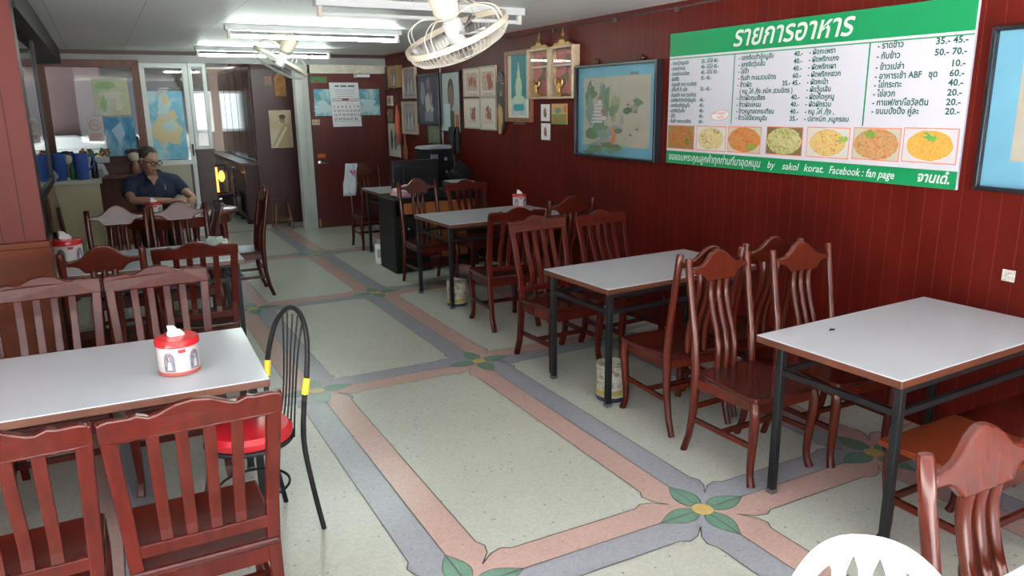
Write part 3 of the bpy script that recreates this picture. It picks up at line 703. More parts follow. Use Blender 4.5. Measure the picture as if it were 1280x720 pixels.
bm = nb(); lathe(bm, [(.072, .232), (.05, .25), (.045, .28), (.001, .285)], 24); obj('pot_lid', bm, GREYPL, t, smooth=True)
bm = nb()
for k in range(12):
    a = -2.6 + k*.1; b_ = a+.1; poly(bm, [(.0788*math.cos(a), .0788*math.sin(a), .08), (.0788*math.cos(b_), .0788*math.sin(b_), .08), (.0788*math.cos(b_), .0788*math.sin(b_), .18), (.0788*math.cos(a), .0788*math.sin(a), .18)], 0)
obj('pot_label', bm, mat('pot_print', (.55, .42, .42), .5), t)
# dark scrap on the nearest right table
bm = nb(); sweep(bm, [(-.022, 0, .004), (-.006, .004, .005), (.008, -.003, .005), (.02, .004, .004)], [.002, .005, .004, .002], 6); sweep(bm, [(-.002, 0, .004), (.003, .016, .004)], .0025, 5)
tag(obj('dark_scrap', bm, BLACKPL, loc=(2.985, 2.36, .77)), 'tiny dark twisted scrap lying on the nearest wall table', 'scrap')
# crumpled pale plastic bag on the back corner of the second left table
bm = nb(); bmesh.ops.create_icosphere(bm, subdivisions=4, radius=1)
from mathutils import noise as mn
for v in bm.verts:
    n_ = 1 + .4*mn.noise(v.co*2.2) + .3*mn.noise(v.co*5)
    v.co = Vector((v.co.x*.07*n_, v.co.y*.19*n_, max(0, .03+v.co.z*.04*n_)))
tag(obj('plastic_bag', bm, mat('pale_green_plastic', (.55, .66, .60), .35), loc=(.725, 6.40, .76), rotz=.1), 'crumpled pale green plastic bag on the back corner of the second left table', 'bag')
# food packet on the round table by the man
bm = nb(); bmesh.ops.create_icosphere(bm, subdivisions=3, radius=1)
for v in bm.verts:
    n_ = 1+.3*mn.noise(v.co*2); v.co = Vector((v.co.x*.11*n_, v.co.y*.07*n_, max(0, .03+v.co.z*.035*n_)))
tag(obj('snack_packet', bm, ramp_mat('packet_print', [(.4, (.55, .55, .30)), (.5, (.75, .65, .12)), (.62, (.40, .45, .38))], 12), loc=(.66, 9.02, .76)), 'yellow and pale green packet on the round table under the man\'s arms', 'packet')
bm = nb(); lathe(bm, [(.036, 0), (.04, .005), (.042, .10), (.038, .10), (.036, .012), (.001, .012)], 20)
tag(obj('drinking_glass', bm, glass_mat('brown_glass', (.55, .38, .30)), loc=(.535, 8.66, .76), smooth=True), 'brown drink in a glass beside the tissue tub on the round table', 'glass')

# ---------------------------------------------------------------- menu board
def wall_thing(name, label, cat, yc, zc, group=None, x=XR): return thing(name, label, cat, (x, yc, zc), -PI/2, group)
GREEN = mat('sign_green', (.006, .20, .068), .4, spec=.3)
SIGNW = mat('sign_white', (.50, .49, .55), .4, spec=.3)
LETG = mat('letter_green', (.008, .085, .06), .6, spec=.2)
LETW = mat('letter_white', (.60, .63, .61), .5)
t = wall_thing('menu_board', 'large green and white Thai menu board on the red wall', 'sign', 3.655, 1.862)
bm = nb(); box(bm, (-1.195, -.022, -.492), (1.195, -.002, .488)); obj('board', bm, SIGNW, t, bevel=.003)
def plate(bm, x0, x1, z0, z1, y, mi=0): poly(bm, [(x0, y, z0), (x1, y, z0), (x1, y, z1), (x0, y, z1)], mi)
bm = nb(); plate(bm, -1.193, 1.193, .318, .487, -.0228); plate(bm, -1.193, 1.193, .296, .303, -.0228)
plate(bm, -.497, -.488, -.18, .30, -.0228); plate(bm, .582, .592, -.17, .30, -.0228); plate(bm, -1.193, 1.193, -.491, -.395, -.0228)
obj('green_bands', bm, GREEN, t)
bm = nb(); text_bm(bm, 'รายการอาหาร', -.03, .352, .185, y=-.0236, align='CENTER', shear=.25, bold=.003, sxf=.97); obj('title_lettering', bm, LETW, t)
bm = nb(); text_bm(bm, 'ขอขอบพระคุณลูกค้าทุกท่านที่มาอุดหนุน', -1.165, -.465, .074, y=-.0236, shear=.22, bold=.001, sxf=.845)
text_bm(bm, 'by', -.13, -.463, .066, y=-.0236, shear=.25, bold=.001); text_bm(bm, 'sakol', .0, -.463, .066, y=-.0236, shear=.25, bold=.001)
text_bm(bm, 'korat.', .18, -.463, .066, y=-.0236, shear=.25, bold=.001); text_bm(bm, 'Facebook : fan page', .375, -.463, .066, y=-.0236, shear=.25, bold=.001, sxf=.86); text_bm(bm, 'จานเด๋.', .965, -.463, .075, y=-.0236, shear=.25, bold=.002, sxf=.95)
obj('footer_lettering', bm, LETW, t)
bm = nb(); yy = -.0236
col1 = [('- ราดหน้าหมูหมัก', '35.- ใส่ไข่ 40.-'), ('- ราดหน้าทะเล', '40.- ใส่ไข่ 45.-'), ('- ราดหน้ารวมมิตร', '45.- ใส่ไข่ 50.-'), ('- ผัดซีอิ๊ว', '35.- 45.-'), ('  (หมูหมัก ทะเล รวมมิตร)', ''), ('- สุกี้ยากี้ น้ำ แห้ง', '35.- 45.-'), ('  (หมูหมัก ทะเล รวมมิตร)', ''), ('- แกงจืดตำลึงเต้าหู้หมูสับ', '40.-'), ('- แกงจืดเต้าหู้หมูสับ', '40.-'), ('- แกงจืดวุ้นเส้น', '40.-'), ('- ไข่น้ำ', '40.-'), ('- ต้มยำ ทะเล,รวมมิตร', '60.-')]
for k, (a, b_) in enumerate(col1):
    z = lerp(.255, -.178, k/11); text_bm(bm, a, -1.175, z, .036, y=yy, bold=.0012, sxf=.85); text_bm(bm, b_, -.83, z, .036, y=yy, bold=.0012, sxf=.95)
col2 = [('- แกงจืดเต้าหู้หมูสับ', '40.-'), ('- แกงจืดวุ้นเส้น', '40.-'), ('- ไข่น้ำ', '40.-'), ('- ต้มยำ ทะเล,รวมมิตร', '60.-'), ('- ข้าวผัด', '35.- 45.-'), ('  ( หมู ,ไก่ ,กุ้ง ,หมึก ,รวมมิตร )', ''), ('- ข้าวผัดกุนเชียง', '40.-'), ('- ข้าวผัดแหนม', '40.-'), ('- ข้าวหมูทอดกระเทียม', '40.-'), ('- ข้าวไข่เจียวหมูสับ', '35.-')]
obj('menu_lettering', bm, LETG, t); bm = nb()
for k, (a, b_) in enumerate(col2):
    z = lerp(.255, -.148, k/9); text_bm(bm, a, -.45, z, .043, y=yy, bold=.0012, sxf=.95); text_bm(bm, b_, .105, z, .043, y=yy, bold=.0012, align='RIGHT', sxf=1.05)
col3 = ['- ผัดกะเพรา', '- ผัดพริกแกง', '- ผัดพริกเผา', '- ผัดพริกหยวก', '- ผัดคะน้า', '- ผัดวุ้นเส้น', '- ผัดเห็ดหูหนู', '- ผัดผักรวม', '- หมู ,ไก่ ,กุ้ง ,', '- ปลาหมึก ,หมูกรอบ']
obj('menu_lettering', bm, LETG, t); bm = nb()
for k, a in enumerate(col3): text_bm(bm, a, .155, lerp(.258, -.148, k/9), .043, y=yy, bold=.0012, sxf=.98)
col4 = [('- ราดข้าว', '35.- 45.-', .262), ('- กับข้าว', '50.- 70.-', .205), ('- ข้าวเปล่า', '10.-', .145), ('- อาหารเช้า ABF   ชุด', '60.-', .095), ('- ไข่กระทะ', '40.-', .047), ('- ไข่ลวก', '20.-', -.003), ('- กาแฟ/ชา/โอวัลติน', '20.-', -.052), ('- ขนมปังปิ้ง คู่ละ', '20.-', -.10)]
obj('menu_lettering', bm, LETG, t); bm = nb()
for a, b_, z in col4: text_bm(bm, a, .638, z, .048, y=yy, bold=.0012, sxf=.96); text_bm(bm, b_, 1.165, z, .048, y=yy, bold=.0012, align='RIGHT', sxf=1.1)
obj('menu_lettering', bm, LETG, t)
bm = nb(); n_ = 28
poly(bm, [(-.607+.093*math.cos(2*PI*k/n_)-.01*math.sin(2*PI*k/n_), -.0240, -.118+.036*math.sin(2*PI*k/n_)+.012*math.cos(2*PI*k/n_)) for k in range(n_)], 0)
poly(bm, [(-.607+.086*math.cos(2*PI*k/n_)-.01*math.sin(2*PI*k/n_), -.0244, -.118+.031*math.sin(2*PI*k/n_)+.012*math.cos(2*PI*k/n_)) for k in range(n_)], 1)
text_bm(bm, 'ราคาเริ่มต้นที่', -.612, -.112, .026, 2, -.0248, 'CENTER', shear=.1); text_bm(bm, 'เมนูนี้ค่ะ', -.604, -.138, .026, 2, -.0248, 'CENTER', shear=.1)
obj('oval_badge', bm, mats=[mat('badge_rim', (.45, .30, .28), .5), mat('badge_cream', (.75, .70, .68), .5), mat('badge_red', (.55, .03, .06), .5)], parent=t)
photos = [(-1.184, -.873, -.197, -.378), (-.85, -.536, -.197, -.378), (-.518, -.201, -.193, -.376), (-.153, .156, -.187, -.372), (.186, .508, -.183, -.371), (.531, .845, -.178, -.366), (.859, 1.179, -.172, -.362)]
foods = [([(.3, (0.173, 0.079, 0.018)), (.45, (0.324, 0.158, 0.036)), (.6, (0.288, 0.066, 0.018)), (.75, (0.202, 0.165, 0.036))], (0.216, 0.172, 0.072), (0.072, 0.165, 0.018), (.06, -.03)),
         ([(.3, (0.216, 0.158, 0.048)), (.45, (0.504, 0.383, 0.150)), (.6, (0.562, 0.462, 0.270)), (.75, (0.180, 0.198, 0.060))], (0.562, 0.502, 0.456), None, None),
         ([(.3, (0.324, 0.119, 0.024)), (.5, (0.446, 0.198, 0.060)), (.65, (0.396, 0.079, 0.024)), (.8, (0.216, 0.231, 0.048))], (0.446, 0.396, 0.300), (0.180, 0.277, 0.048), (.07, -.05)),
         ([(.3, (0.216, 0.165, 0.036)), (.45, (0.468, 0.383, 0.210)), (.6, (0.180, 0.264, 0.048)), (.75, (0.396, 0.092, 0.030))], (0.144, 0.092, 0.036), None, None),
         ([(.3, (0.432, 0.277, 0.060)), (.5, (0.518, 0.396, 0.150)), (.65, (0.475, 0.132, 0.042)), (.8, (0.504, 0.363, 0.210))], (0.490, 0.462, 0.396), (0.202, 0.330, 0.048), (.11, .03)),
         ([(.3, (0.274, 0.132, 0.042)), (.5, (0.432, 0.251, 0.108)), (.65, (0.360, 0.106, 0.036)), (.8, (0.346, 0.224, 0.072))], (0.396, 0.383, 0.300), (0.144, 0.251, 0.036), (-.04, .06)),
         ([(.3, (0.418, 0.198, 0.030)), (.5, (0.518, 0.297, 0.060)), (.65, (0.475, 0.224, 0.030)), (.8, (0.547, 0.363, 0.108))], (0.504, 0.449, 0.468), (0.072, 0.277, 0.048), (0, .045))]
FR = mat('photo_border', (.62, .17, .10), .5)
for k, ((x0, x1, z1, z0), (st, bg, gc, gp)) in enumerate(zip(photos, foods)):
    cx, cz, pw, ph = (x0+x1)/2, (z0+z1)/2, x1-x0, z1-z0
    bm = nb(); plate(bm, x0, x1, z0, z1, -.0232, 0); plate(bm, x0+.006, x1-.006, z0+.006, z1-.006, -.0236, 1)
    rn = random.Random(k+3)
    rx, rz_ = (pw*.485, ph*.475) if k in (0, 2, 3, 5) else (pw*.43, ph*.44)
    def rim(sc_, y_, mi_):
        poly(bm, [(cx+rx*sc_*math.cos(a_), y_, cz+rz_*sc_*math.sin(a_)) for a_ in [2*PI*i/30 for i in range(30)]], mi_)
    if k in (1, 4, 6): rim(1.09, -.0239, 4)
    poly(bm, [(cx+rx*(.95+.07*rn.random())*math.cos(a_), -.0243, cz+rz_*(.95+.07*rn.random())*math.sin(a_)) for a_ in [2*PI*i/30 for i in range(30)]], 2)
    if gc:
        for i in range(5):
            gx, gz = cx+gp[0]+rn.uniform(-.03, .03), cz+gp[1]+rn.uniform(-.012, .012)
            poly(bm, [(gx+.022*(.6+.5*rn.random())*math.cos(a_), -.0247-.0001*i, gz+.018*(.6+.5*rn.random())*math.sin(a_)) for a_ in [2*PI*q/9 for q in range(9)]], 3)
    for i in range(26):   # strips of noodle, meat and vegetable
        a_, q_ = rn.uniform(0, 2*PI), rn.random()**.6*.8
        gx, gz, an, ln = cx+rx*q_*math.cos(a_), cz+rz_*q_*math.sin(a_), rn.uniform(0, PI), rn.uniform(.008, .022)
        dx, dz = ln*math.cos(an), ln*math.sin(an)*.8; nx, nz = -dz*.3, dx*.3
        poly(bm, [(gx-dx, -.0250-.00003*i, gz-dz), (gx+nx, -.0250-.00003*i, gz+nz), (gx+dx, -.0250-.00003*i, gz+dz), (gx-nx, -.0250-.00003*i, gz-nz)], 5 if i % 3 else 6)
    obj('dish_photo', bm, mats=[FR, mat('photo_back_%s' % 'abcdefg'[k], bg, .5), ramp_mat('dish_%s' % 'abcdefg'[k], st, 38, rough=.4, detail=3, dist=1.5), mat('garnish_%s' % 'abcdefg'[k], gc or (.2, .4, .1), .5), mat('white_dish', (.46, .47, .50), .4),
        mat('strip_light_%s' % 'abcdefg'[k], st[1][1], .5), mat('strip_dark_%s' % 'abcdefg'[k], st[2][1], .5)], parent=t)

# ---------------------------------------------------------------- pictures on the right wall
def picture(label, yc, zc, w_, h_, fm, ft=.02, depth=.03, art=None, mats=None, name='picture_frame', cat='picture', group=None, glass=False, mat_w=0, mat_m=None, place=None):
    t = place(name, label, cat) if place else wall_thing(name, label, cat, yc, zc, group)
    bm = nb(); frame_bm(bm, w_, h_, ft, depth); obj('frame', bm, fm, t, bevel=.003)
    bm = nb(); plate(bm, -w_/2+ft*.7, w_/2-ft*.7, -h_/2+ft*.7, h_/2-ft*.7, -depth*.45, 0)
    if mat_w: plate(bm, -w_/2+ft+mat_w, w_/2-ft-mat_w, -h_/2+ft+mat_w, h_/2-ft-mat_w, -depth*.45-.0008, 1)
    if art: art(bm, -depth*.45-.0016)
    obj('artwork', bm, mats=mats, parent=t)
    if glass:
        bm = nb(); box(bm, (-w_/2+ft*.8, -depth*.8, -h_/2+ft*.8), (w_/2-ft*.8, -depth*.75, h_/2-ft*.8)); obj('glass_pane', bm, PICGLASS, t)
    return t
def blob(bm, x, z, rx, rz, y, mi, seed, k=14, rough=.25):
    rn = random.Random(seed)
    poly(bm, [(x+rx*(1+rough*(rn.random()-.5)*2)*math.cos(2*PI*i/k), y, z+rz*(1+rough*(rn.random()-.5)*2)*math.sin(2*PI*i/k)) for i in range(k)], mi)
BLUEMAT = mat('blue_silk_mount', (.12, .31, .42), .5, var=.06, vscale=(6, 6, 6))
BLACKFR = mat('black_frame', (.012, .012, .016), .25)
SILK = mat('beige_silk', (.40, .37, .30), .55, var=.08, vscale=(4, 4, 9))
def landscape(bm, y):
    rn = random.Random(5)
    L = [(-.40, .13, .04, .12, 2), (-.37, .05, .05, .16, 3), (-.33, .17, .05, .05, 2), (-.20, .12, .03, .10, 4), (-.14, .10, .045, .16, 3), (-.12, .13, .03, .12, 2), (.02, .03, .055, .10, 5), (-.02, 0, .05, .05, 2), (.21, .0, .06, .03, 2), (.30, .05, .06, .05, 4), (.33, .07, .05, .03, 2),
         (-.36, -.2, .08, .05, 2), (-.22, -.18, .09, .08, 2), (-.16, -.2, .10, .04, 3), (.0, -.16, .10, .035, 4), (.06, -.17, .06, .025, 2), (-.28, -.32, .09, .05, 3), (-.18, -.30, .11, .06, 4), (-.05, -.31, .13, .05, 2), (-.30, -.34, .12, .04, 2), (.12, -.06, .02, .04, 4)]
    for i, (x, z, rx, rz, c) in enumerate(L):
        for q in range(5): blob(bm, x+rn.uniform(-.6, .6)*rx, z+rn.uniform(-.6, .6)*rz, rx*.75, rz*.62, y-.0002*i-.00003*q, c, i*7+q, 12, .45)
    for i in range(6): plate(bm, -.36+.012*i, -.18, -.10+.03*i, -.085+.03*i, y-.005, 6)
    for (x, z) in ((-.16, -.01), (-.15, -.04), (-.22, .10)):
        poly(bm, [(x-.045, y-.0055, z), (x+.045, y-.0055, z), (x+.03, y-.0055, z+.025), (x, y-.0055, z+.05), (x-.03, y-.0055, z+.025)], 7); plate(bm, x-.03, x+.03, z-.035, z, y-.0054, 6)
    for i in range(4): blob(bm, -.0+rn.uniform(-.03, .03), -.21+rn.uniform(-.05, .05), .022, .03, y-.006-.0001*i, 8, 50+i)
    for (x, z) in ((.24, -.19), (.33, -.14), (.31, .0), (.2, .06)): poly(bm, [(x-.025, y-.006, z), (x+.025, y-.006, z), (x+.015, y-.006, z-.012), (x-.015, y-.006, z-.012)], 9); plate(bm, x-.002, x+.002, z, z+.02, y-.006, 9)
    for i in range(5): plate(bm, .22+i*.024, .234+i*.024, .30, .322, y-.006, 9)
LM = [BLUEMAT, SILK, mat('ink_green', (.10, .17, .09), .6), mat('ink_teal', (.17, .26, .23), .6), mat('ink_grey', (.27, .27, .23), .6), mat('ink_olive', (.25, .28, .13), .6), mat('ink_pale', (.55, .54, .55), .6), mat('ink_roof', (.28, .17, .12), .6), mat('ink_red', (.48, .14, .07), .6), mat('ink_dark', (.08, .09, .08), .6)]
t = picture('framed blue-mounted silk landscape of trees and pavilions left of the menu board', 5.55, 1.765, 1.20, .81, BLACKFR, .022, .07, landscape, LM, glass=True, mat_w=.085)
bm = nb()
for s in (-.33, .33):
    sweep(bm, [(s, -.02, .40), (s+.01, -.015, .43), (s-.005, -.01, .455)], [.012, .016, .010], 8); ell(bm, (s+.02, -.02, .432), (.022, .014, .016), 8)
obj('hanging_hook', bm, mat('dark_brass', (.09, .06, .03), .4, metal=.6), t, smooth=True)
def mist(bm, y):
    for i, (x, z, rx, rz, c) in enumerate([(-.2, -.2, .1, .05, 2), (0, -.15, .12, .06, 3), (.2, .02, .08, .1, 3), (.15, -.22, .16, .05, 4), (-.05, -.02, .05, .09, 5)]): blob(bm, x, z, rx, rz, y-.0002*i, c, i, 16, .4)
picture('blue-mounted framed picture cut by the right edge beside the menu board', 1.76, 1.785, 1.19, .80, BLACKFR, .022, .06, mist, LM, glass=True, mat_w=.13)
# tall green statue print in a wooden frame
def statue(bm, y):
    plate(bm, -.165, .165, -.30, .325, y, 2)
    plate(bm, -.165, .165, -.30, -.13, y-.0004, 4)
    poly(bm, [(x, y-.0008, z) for x, z in [(-.12, -.16), (.12, -.16), (.14, -.12), (.06, -.09), (.075, .0), (.05, .08), (.03, .1), (.035, .14), (.02, .17), (.006, .25), (-.006, .25), (-.02, .17), (-.035, .14), (-.03, .1), (-.05, .08), (-.075, .0), (-.06, -.09), (-.14, -.12)]], 3)
    poly(bm, [(x, y-.0012, z) for x, z in [(-.10, -.25), (.10, -.25), (.13, -.22), (.10, -.18), (-.10, -.18), (-.13, -.22)]], 5)
    for i in range(4): plate(bm, -.13, .13, -.34-.016*i, -.335-.016*i, y, 6)
picture('tall wooden framed teal print of a seated statue', 7.32, 2.015, .58, .735, mat('walnut_frame', (.20, .075, .035), .4, var=.25, vscale=(20, 20, 4)), .045, .035, statue,
        [mat('cream_mount', (.66, .62, .52), .6), mat('cream_mount2', (.70, .67, .58), .6), mat('print_teal', (.02, .17, .20), .5), mat('statue_pale', (.42, .52, .36), .5), mat('print_silver', (.42, .48, .47), .5, var=.2, vscale=(30, 30, 30)), mat('print_teal2', (.03, .24, .26), .5), mat('print_grey', (.35, .33, .30), .6)], mat_w=.035)
# gilded shrine frames
def gilded(label, yc):
    t = wall_thing('gilded_display_frame', label, 'display frame', yc, 2.125, 'gilded display frames')
    w_, h_ = .43, .485
    bm = nb(); frame_bm(bm, w_, h_, .024, .085); frame_bm(bm, w_-.07, h_-.07, .008, .06); obj('frame', bm, GOLDPAINT, t, bevel=.006)
    bm = nb(); plate(bm, -w_/2+.02, w_/2-.02, -h_/2+.02, h_/2-.02, -.02); obj('backing', bm, mat('pink_red_cloth', (.44, .14, .12), .55, var=.2, vscale=(8, 8, 8)), t)
    bm = nb(); box(bm, (-w_/2+.03, -.055, .06), (w_/2-.03, -.035, .075)); obj('lamp_reflection_bar', bm, mat('pale_reflection_bar', (.72, .66, .60), .4), t)  # pale bar shaped as the lamp reflection across the glass
    bm = nb(); rn = random.Random(2)
    for i in range(4): blob(bm, rn.uniform(-.06, .06), rn.uniform(-.1, .14), .05, .05, -.021-.0002*i, 0, i, 10, .5)
    obj('relief', bm, mat('dull_green_relief', (.16, .12, .07), .5), t)
    bm = nb(); z0 = h_/2
    pts = [(-.17, z0), (-.12, z0+.03), (-.07, z0+.025), (-.04, z0+.05), (-.02, z0+.07), (.0, z0+.085), (.02, z0+.07), (.04, z0+.05), (.07, z0+.025), (.12, z0+.03), (.17, z0)]
    prism(bm, pts, -.07, -.04)
    lathe(bm, [(.035, z0+.05), (.028, z0+.07), (.016, z0+.085), (.02, z0+.10), (.01, z0+.12), (.004, z0+.165)], 12, c=(0, -.055, 0))
    for s in (-1, 1):
        for k in range(3): ell(bm, (s*(.05+.04*k), -.06, z0+.02-.004*k), (.02, .015, .018), 8)
    obj('gilded_crest', bm, GOLD, t, smooth=True)
    bm = nb(); z0 = -h_/2
    lathe(bm, [(.03, z0+.05), (.022, z0+.07), (.03, z0+.10), (.018, z0+.125), (.022, z0+.14), (.004, z0+.165)], 10, c=(0, -.095, 0))
    for s in (-1, 1): sweep(bm, smooth_path([(s*.02, -.095, z0+.10), (s*.05, -.095, z0+.12), (s*.062, -.095, z0+.16), (s*.05, -.095, z0+.19)], 4), [.012]*6+[.01]*6+[.004], 6)
    box(bm, (-.06, -.11, z0+.02), (.06, -.07, z0+.05)); obj('gilded_figure', bm, GOLD, t, smooth=True)
    bm = nb(); box(bm, (-w_/2+.03, -.066, -h_/2+.03), (w_/2-.03, -.063, h_/2-.03)); obj('glass_pane', bm, PICGLASS, t)
gilded('gilt display frame with a spired crest, next to the tall teal print', 6.812)
gilded('gilt display frame with a spired crest, next to the blue silk landscape', 6.375)
# small squares below
def swatch(name, label, cat, yc, zc, w_, h_, mats, art=None, d=.01, group=None):
    t = wall_thing(name, label, cat, yc, zc, group)
    bm = nb(); box(bm, (-w_/2, -d, -h_/2), (w_/2, -.001, h_/2)); obj('board', bm, mats[0], t, bevel=.002)
    if art:
        bm = nb(); art(bm, -d-.0006); obj('print', bm, mats=mats, parent=t)
    return t
def leafy(bm, y): blob(bm, 0, 0, .03, .05, y, 1, 3); blob(bm, .01, -.02, .02, .03, y-.0004, 2, 4)
sm = [PAPER, mat('print_brown', (.28, .16, .10), .6), mat('print_dark', (.10, .07, .06), .6)]
swatch('small_print', 'small pale print under the gilt frames, upper of two', 'picture', 6.78, 1.748, .17, .165, sm, leafy, group='small pale prints')
swatch('small_print', 'small pale print under the gilt frames, lower of two', 'picture', 6.775, 1.56, .17, .165, sm, leafy, group='small pale prints')
def bands(bm, y): plate(bm, -.14, .14, -.095, 0, y, 1); blob(bm, -.02, .03, .06, .03, y-.0003, 2, 5); blob(bm, .08, -.04, .03, .03, y-.0004, 3, 6); blob(bm, -.07, -.05, .04, .03, y-.0004, 3, 7); blob(bm, .11, .05, .03, .04, y-.0004, 3, 8)
swatch('coloured_card', 'orange and green printed card below the right gilt frame', 'card', 6.51, 1.737, .29, .195, [mat('card_orange', (.50, .28, .10), .5), mat('card_green', (.14, .24, .06), .5), mat('card_teal', (.08, .2, .18), .5), mat('card_red', (.45, .10, .05), .5)], bands)
# dark cut-out plaque
bm = nb(); out = [(-.08, .30), (-.03, .335), (.03, .335), (.075, .30), (.095, .2), (.09, 0), (.085, -.2), (.05, -.3), (0, -.345), (-.04, -.34), (-.06, -.2), (-.085, -.05), (-.10, .1), (-.1, .22)]
t = wall_thing('carved_plaque', 'dark carved plaque with a gold hand shape beside the four framed sheets', 'plaque', 7.725, 1.845)
prism(bm, out, -.03, -.002); obj('plaque_board', bm, mat('plaque_black', (.018, .016, .018), .4), t, bevel=.004)
bm = nb(); prism(bm, [(-.05, -.06), (-.02, .0), (.0, -.05), (.03, -.03), (.055, -.1), (.05, -.2), (.02, -.26), (.01, -.33), (-.04, -.335), (-.045, -.2)], -.036, -.03); prism(bm, [(.0, .08), (.02, .14), (.035, .08)], -.035, -.03)
for k in range(6): ell(bm, (-.06+.026*k, -.032, .24+.03*math.sin(k)), (.008, .006, .008), 6)
obj('gold_relief', bm, mat('plaque_gold', (.46, .27, .10), .45), t)
# four sheets in a shared dark frame: each one its own
PINKP = ramp_mat('faded_red_print', [(.35, (.58, .50, .44)), (.5, (.42, .24, .18)), (.65, (.60, .50, .42))], 14)
SHEET = mat('sheet_cream', (.62, .58, .52), .6)
def four_art(wr, hr, seed):
    def f(bm, y):
        rn = random.Random(seed)
        plate(bm, -.15*wr, .15*wr, -.10*hr, .11*hr, y, 2)
        for i in range(4): blob(bm, rn.uniform(-.1, .1)*wr, rn.uniform(-.07, .07)*hr, .035, .05, y-.0003-.0002*i, 3, seed+i, 10, .4)
        for i in range(3): plate(bm, -.13, .13, -.135*hr-.012*i, -.131*hr-.012*i, y, 3)
    return f
FOURM = [mat('cream_frame_in', (.60, .55, .48), .5), SHEET, PINKP, mat('print_maroon', (.30, .10, .07), .6)]
THINFR = mat('pale_brown_frame', (.42, .33, .25), .45)
for (yc, zc, w_, h_, lb, sd) in ((8.50, 2.09, .465, .335, 'upper left of four cream sheets with reddish prints', 11), (8.065, 2.09, .425, .345, 'upper right of four cream sheets with reddish prints', 17), (8.50, 1.73, .465, .36, 'lower left of four cream sheets, faded and nearly blank', 23), (8.07, 1.73, .42, .375, 'lower right of four cream sheets, small dark red print', 29)):
    picture(lb, yc, zc, w_, h_, THINFR, .018, .022, four_art(1 if 'upper' in lb else .55, 1 if 'upper' in lb else .6, sd), FOURM, group='four cream sheets', mat_w=.012)
# portrait with a dark head, and cards leaning on it
def portrait(bm, y):
    blob(bm, 0, .10, .10, .20, y, 2, 1, 20, .04); blob(bm, 0, .06, .085, .15, y-.0004, 3, 2, 20, .04); poly(bm, [(-.2, y-.0002, -.35), (.2, y-.0002, -.35), (.16, y-.0002, -.17), (.06, y-.0002, -.1), (-.06, y-.0002, -.1), (-.16, y-.0002, -.17)], 2)
    plate(bm, -.22, -.03, -.355, -.02, y-.001, 4); plate(bm, .10, .27, -.355, -.12, y-.001, 5); plate(bm, .13, .24, -.33, -.15, y-.0014, 6)
picture('grey portrait photograph with small cards stuck over its lower corners', 9.13, 1.865, .60, .755, BLACKFR, .018, .03, portrait, [mat('photo_grey', (.36, .40, .40), .5), mat('photo_grey2', (.38, .43, .43), .5), mat('hair_dark', (.06, .05, .05), .6), mat('face_brown', (.17, .12, .10), .6), mat('card_blue', (.48, .58, .62), .5), mat('card_cream', (.55, .42, .28), .5), mat('card_brown', (.35, .12, .06), .5)], mat_w=.01)
def court(bm, y):
    rn = random.Random(9)
    for i, (x, z, rx, rz, c) in enumerate([(-.2, .1, .08, .15, 2), (.0, .2, .06, .09, 3), (.05, .14, .05, .05, 5), (-.02, -.05, .09, .14, 4), (.12, -.08, .06, .12, 4), (.0, -.22, .15, .06, 3), (.18, .1, .08, .2, 6), (-.2, -.2, .06, .12, 6), (.1, .0, .04, .1, 2)]): blob(bm, x, z, rx, rz, y-.0003*i, c, i, 14, .3)
    plate(bm, -.14, .16, -.29, -.16, y-.004, 3)
picture('dark group photograph in a wide black frame left of the grey portrait', 9.88, 1.905, .80, .68, BLACKFR, .03, .035, court, [mat('print_black', (.03, .028, .04), .5), mat('print_violet', (.06, .055, .08), .5), mat('print_lilac', (.24, .22, .30), .5), mat('print_mauve', (.20, .17, .24), .5), mat('print_cream', (.45, .40, .38), .5), mat('print_red2', (.22, .06, .08), .5), mat('print_deep', (.04, .045, .06), .5)], mat_w=.01)
def crowd(bm, y):
    for i in range(8): blob(bm, -.16+.045*i, -.05+.03*math.sin(i*2), .03, .10, y-.0002*i, 2+i % 3, i, 10, .3)
CM = [mat('print_mauve2', (.22, .19, .22), .5), mat('print_mauve3', (.28, .25, .28), .5), mat('fig_grey', (.36, .36, .42), .5), mat('fig_dark', (.10, .09, .11), .5), mat('fig_pale', (.45, .42, .42), .5)]
PALEB = mat('pale_brown_frame2', (.38, .28, .20), .45)
picture('framed group photograph near the corner, upper of two with pale edges', 10.57, 2.14, .50, .43, PALEB, .03, .045, crowd, CM, mat_w=.02)
picture('framed group photograph near the corner, lower of two with pale edges', 10.60, 1.655, .56, .46, PALEB, .035, .05, crowd, CM, mat_w=.025)
picture('small gilt framed photograph high in the corner', 11.10, 2.245, .40, .31, mat('brown_gilt', (.30, .17, .06), .4), .035, .09, crowd, CM)
picture('small dark green print above the computer tower', 9.74, 1.44, .44, .24, mat('green_black_frame', (.04, .05, .04), .4), .012, .02, None, [ramp_mat('dim_green_print', [(.35, (.06, .09, .06)), (.5, (.16, .20, .13)), (.65, (.10, .10, .09))], 16)])
picture('tall pale poster with dark standing figures in the corner', 11.36, 1.31, .52, .50, mat('poster_white', (.50, .48, .44), .6), .008, .012, lambda bm, y: [blob(bm, x, z, .05, .15, y-.0003*i, 2+i % 2, i, 12, .2) for i, (x, z) in enumerate([(-.12, .02), (.04, -.02), (.15, .05)])], [mat('poster_pale', (.48, .46, .42), .6), mat('poster_pale2', (.5, .48, .44), .6), mat('fig_black', (.05, .05, .05), .6), mat('fig_teal', (.08, .14, .13), .6)])
swatch('switch_plate', 'cream switch plate in the wall corner below the gilt photograph', 'switch', 11.45, 1.90, .22, .15, [mat('cream_plate', (.48, .42, .30), .4), mat('plate_dark', (.2, .17, .12), .5)], lambda bm, y: plate(bm, -.05, .05, -.04, .04, y, 1), d=.03)
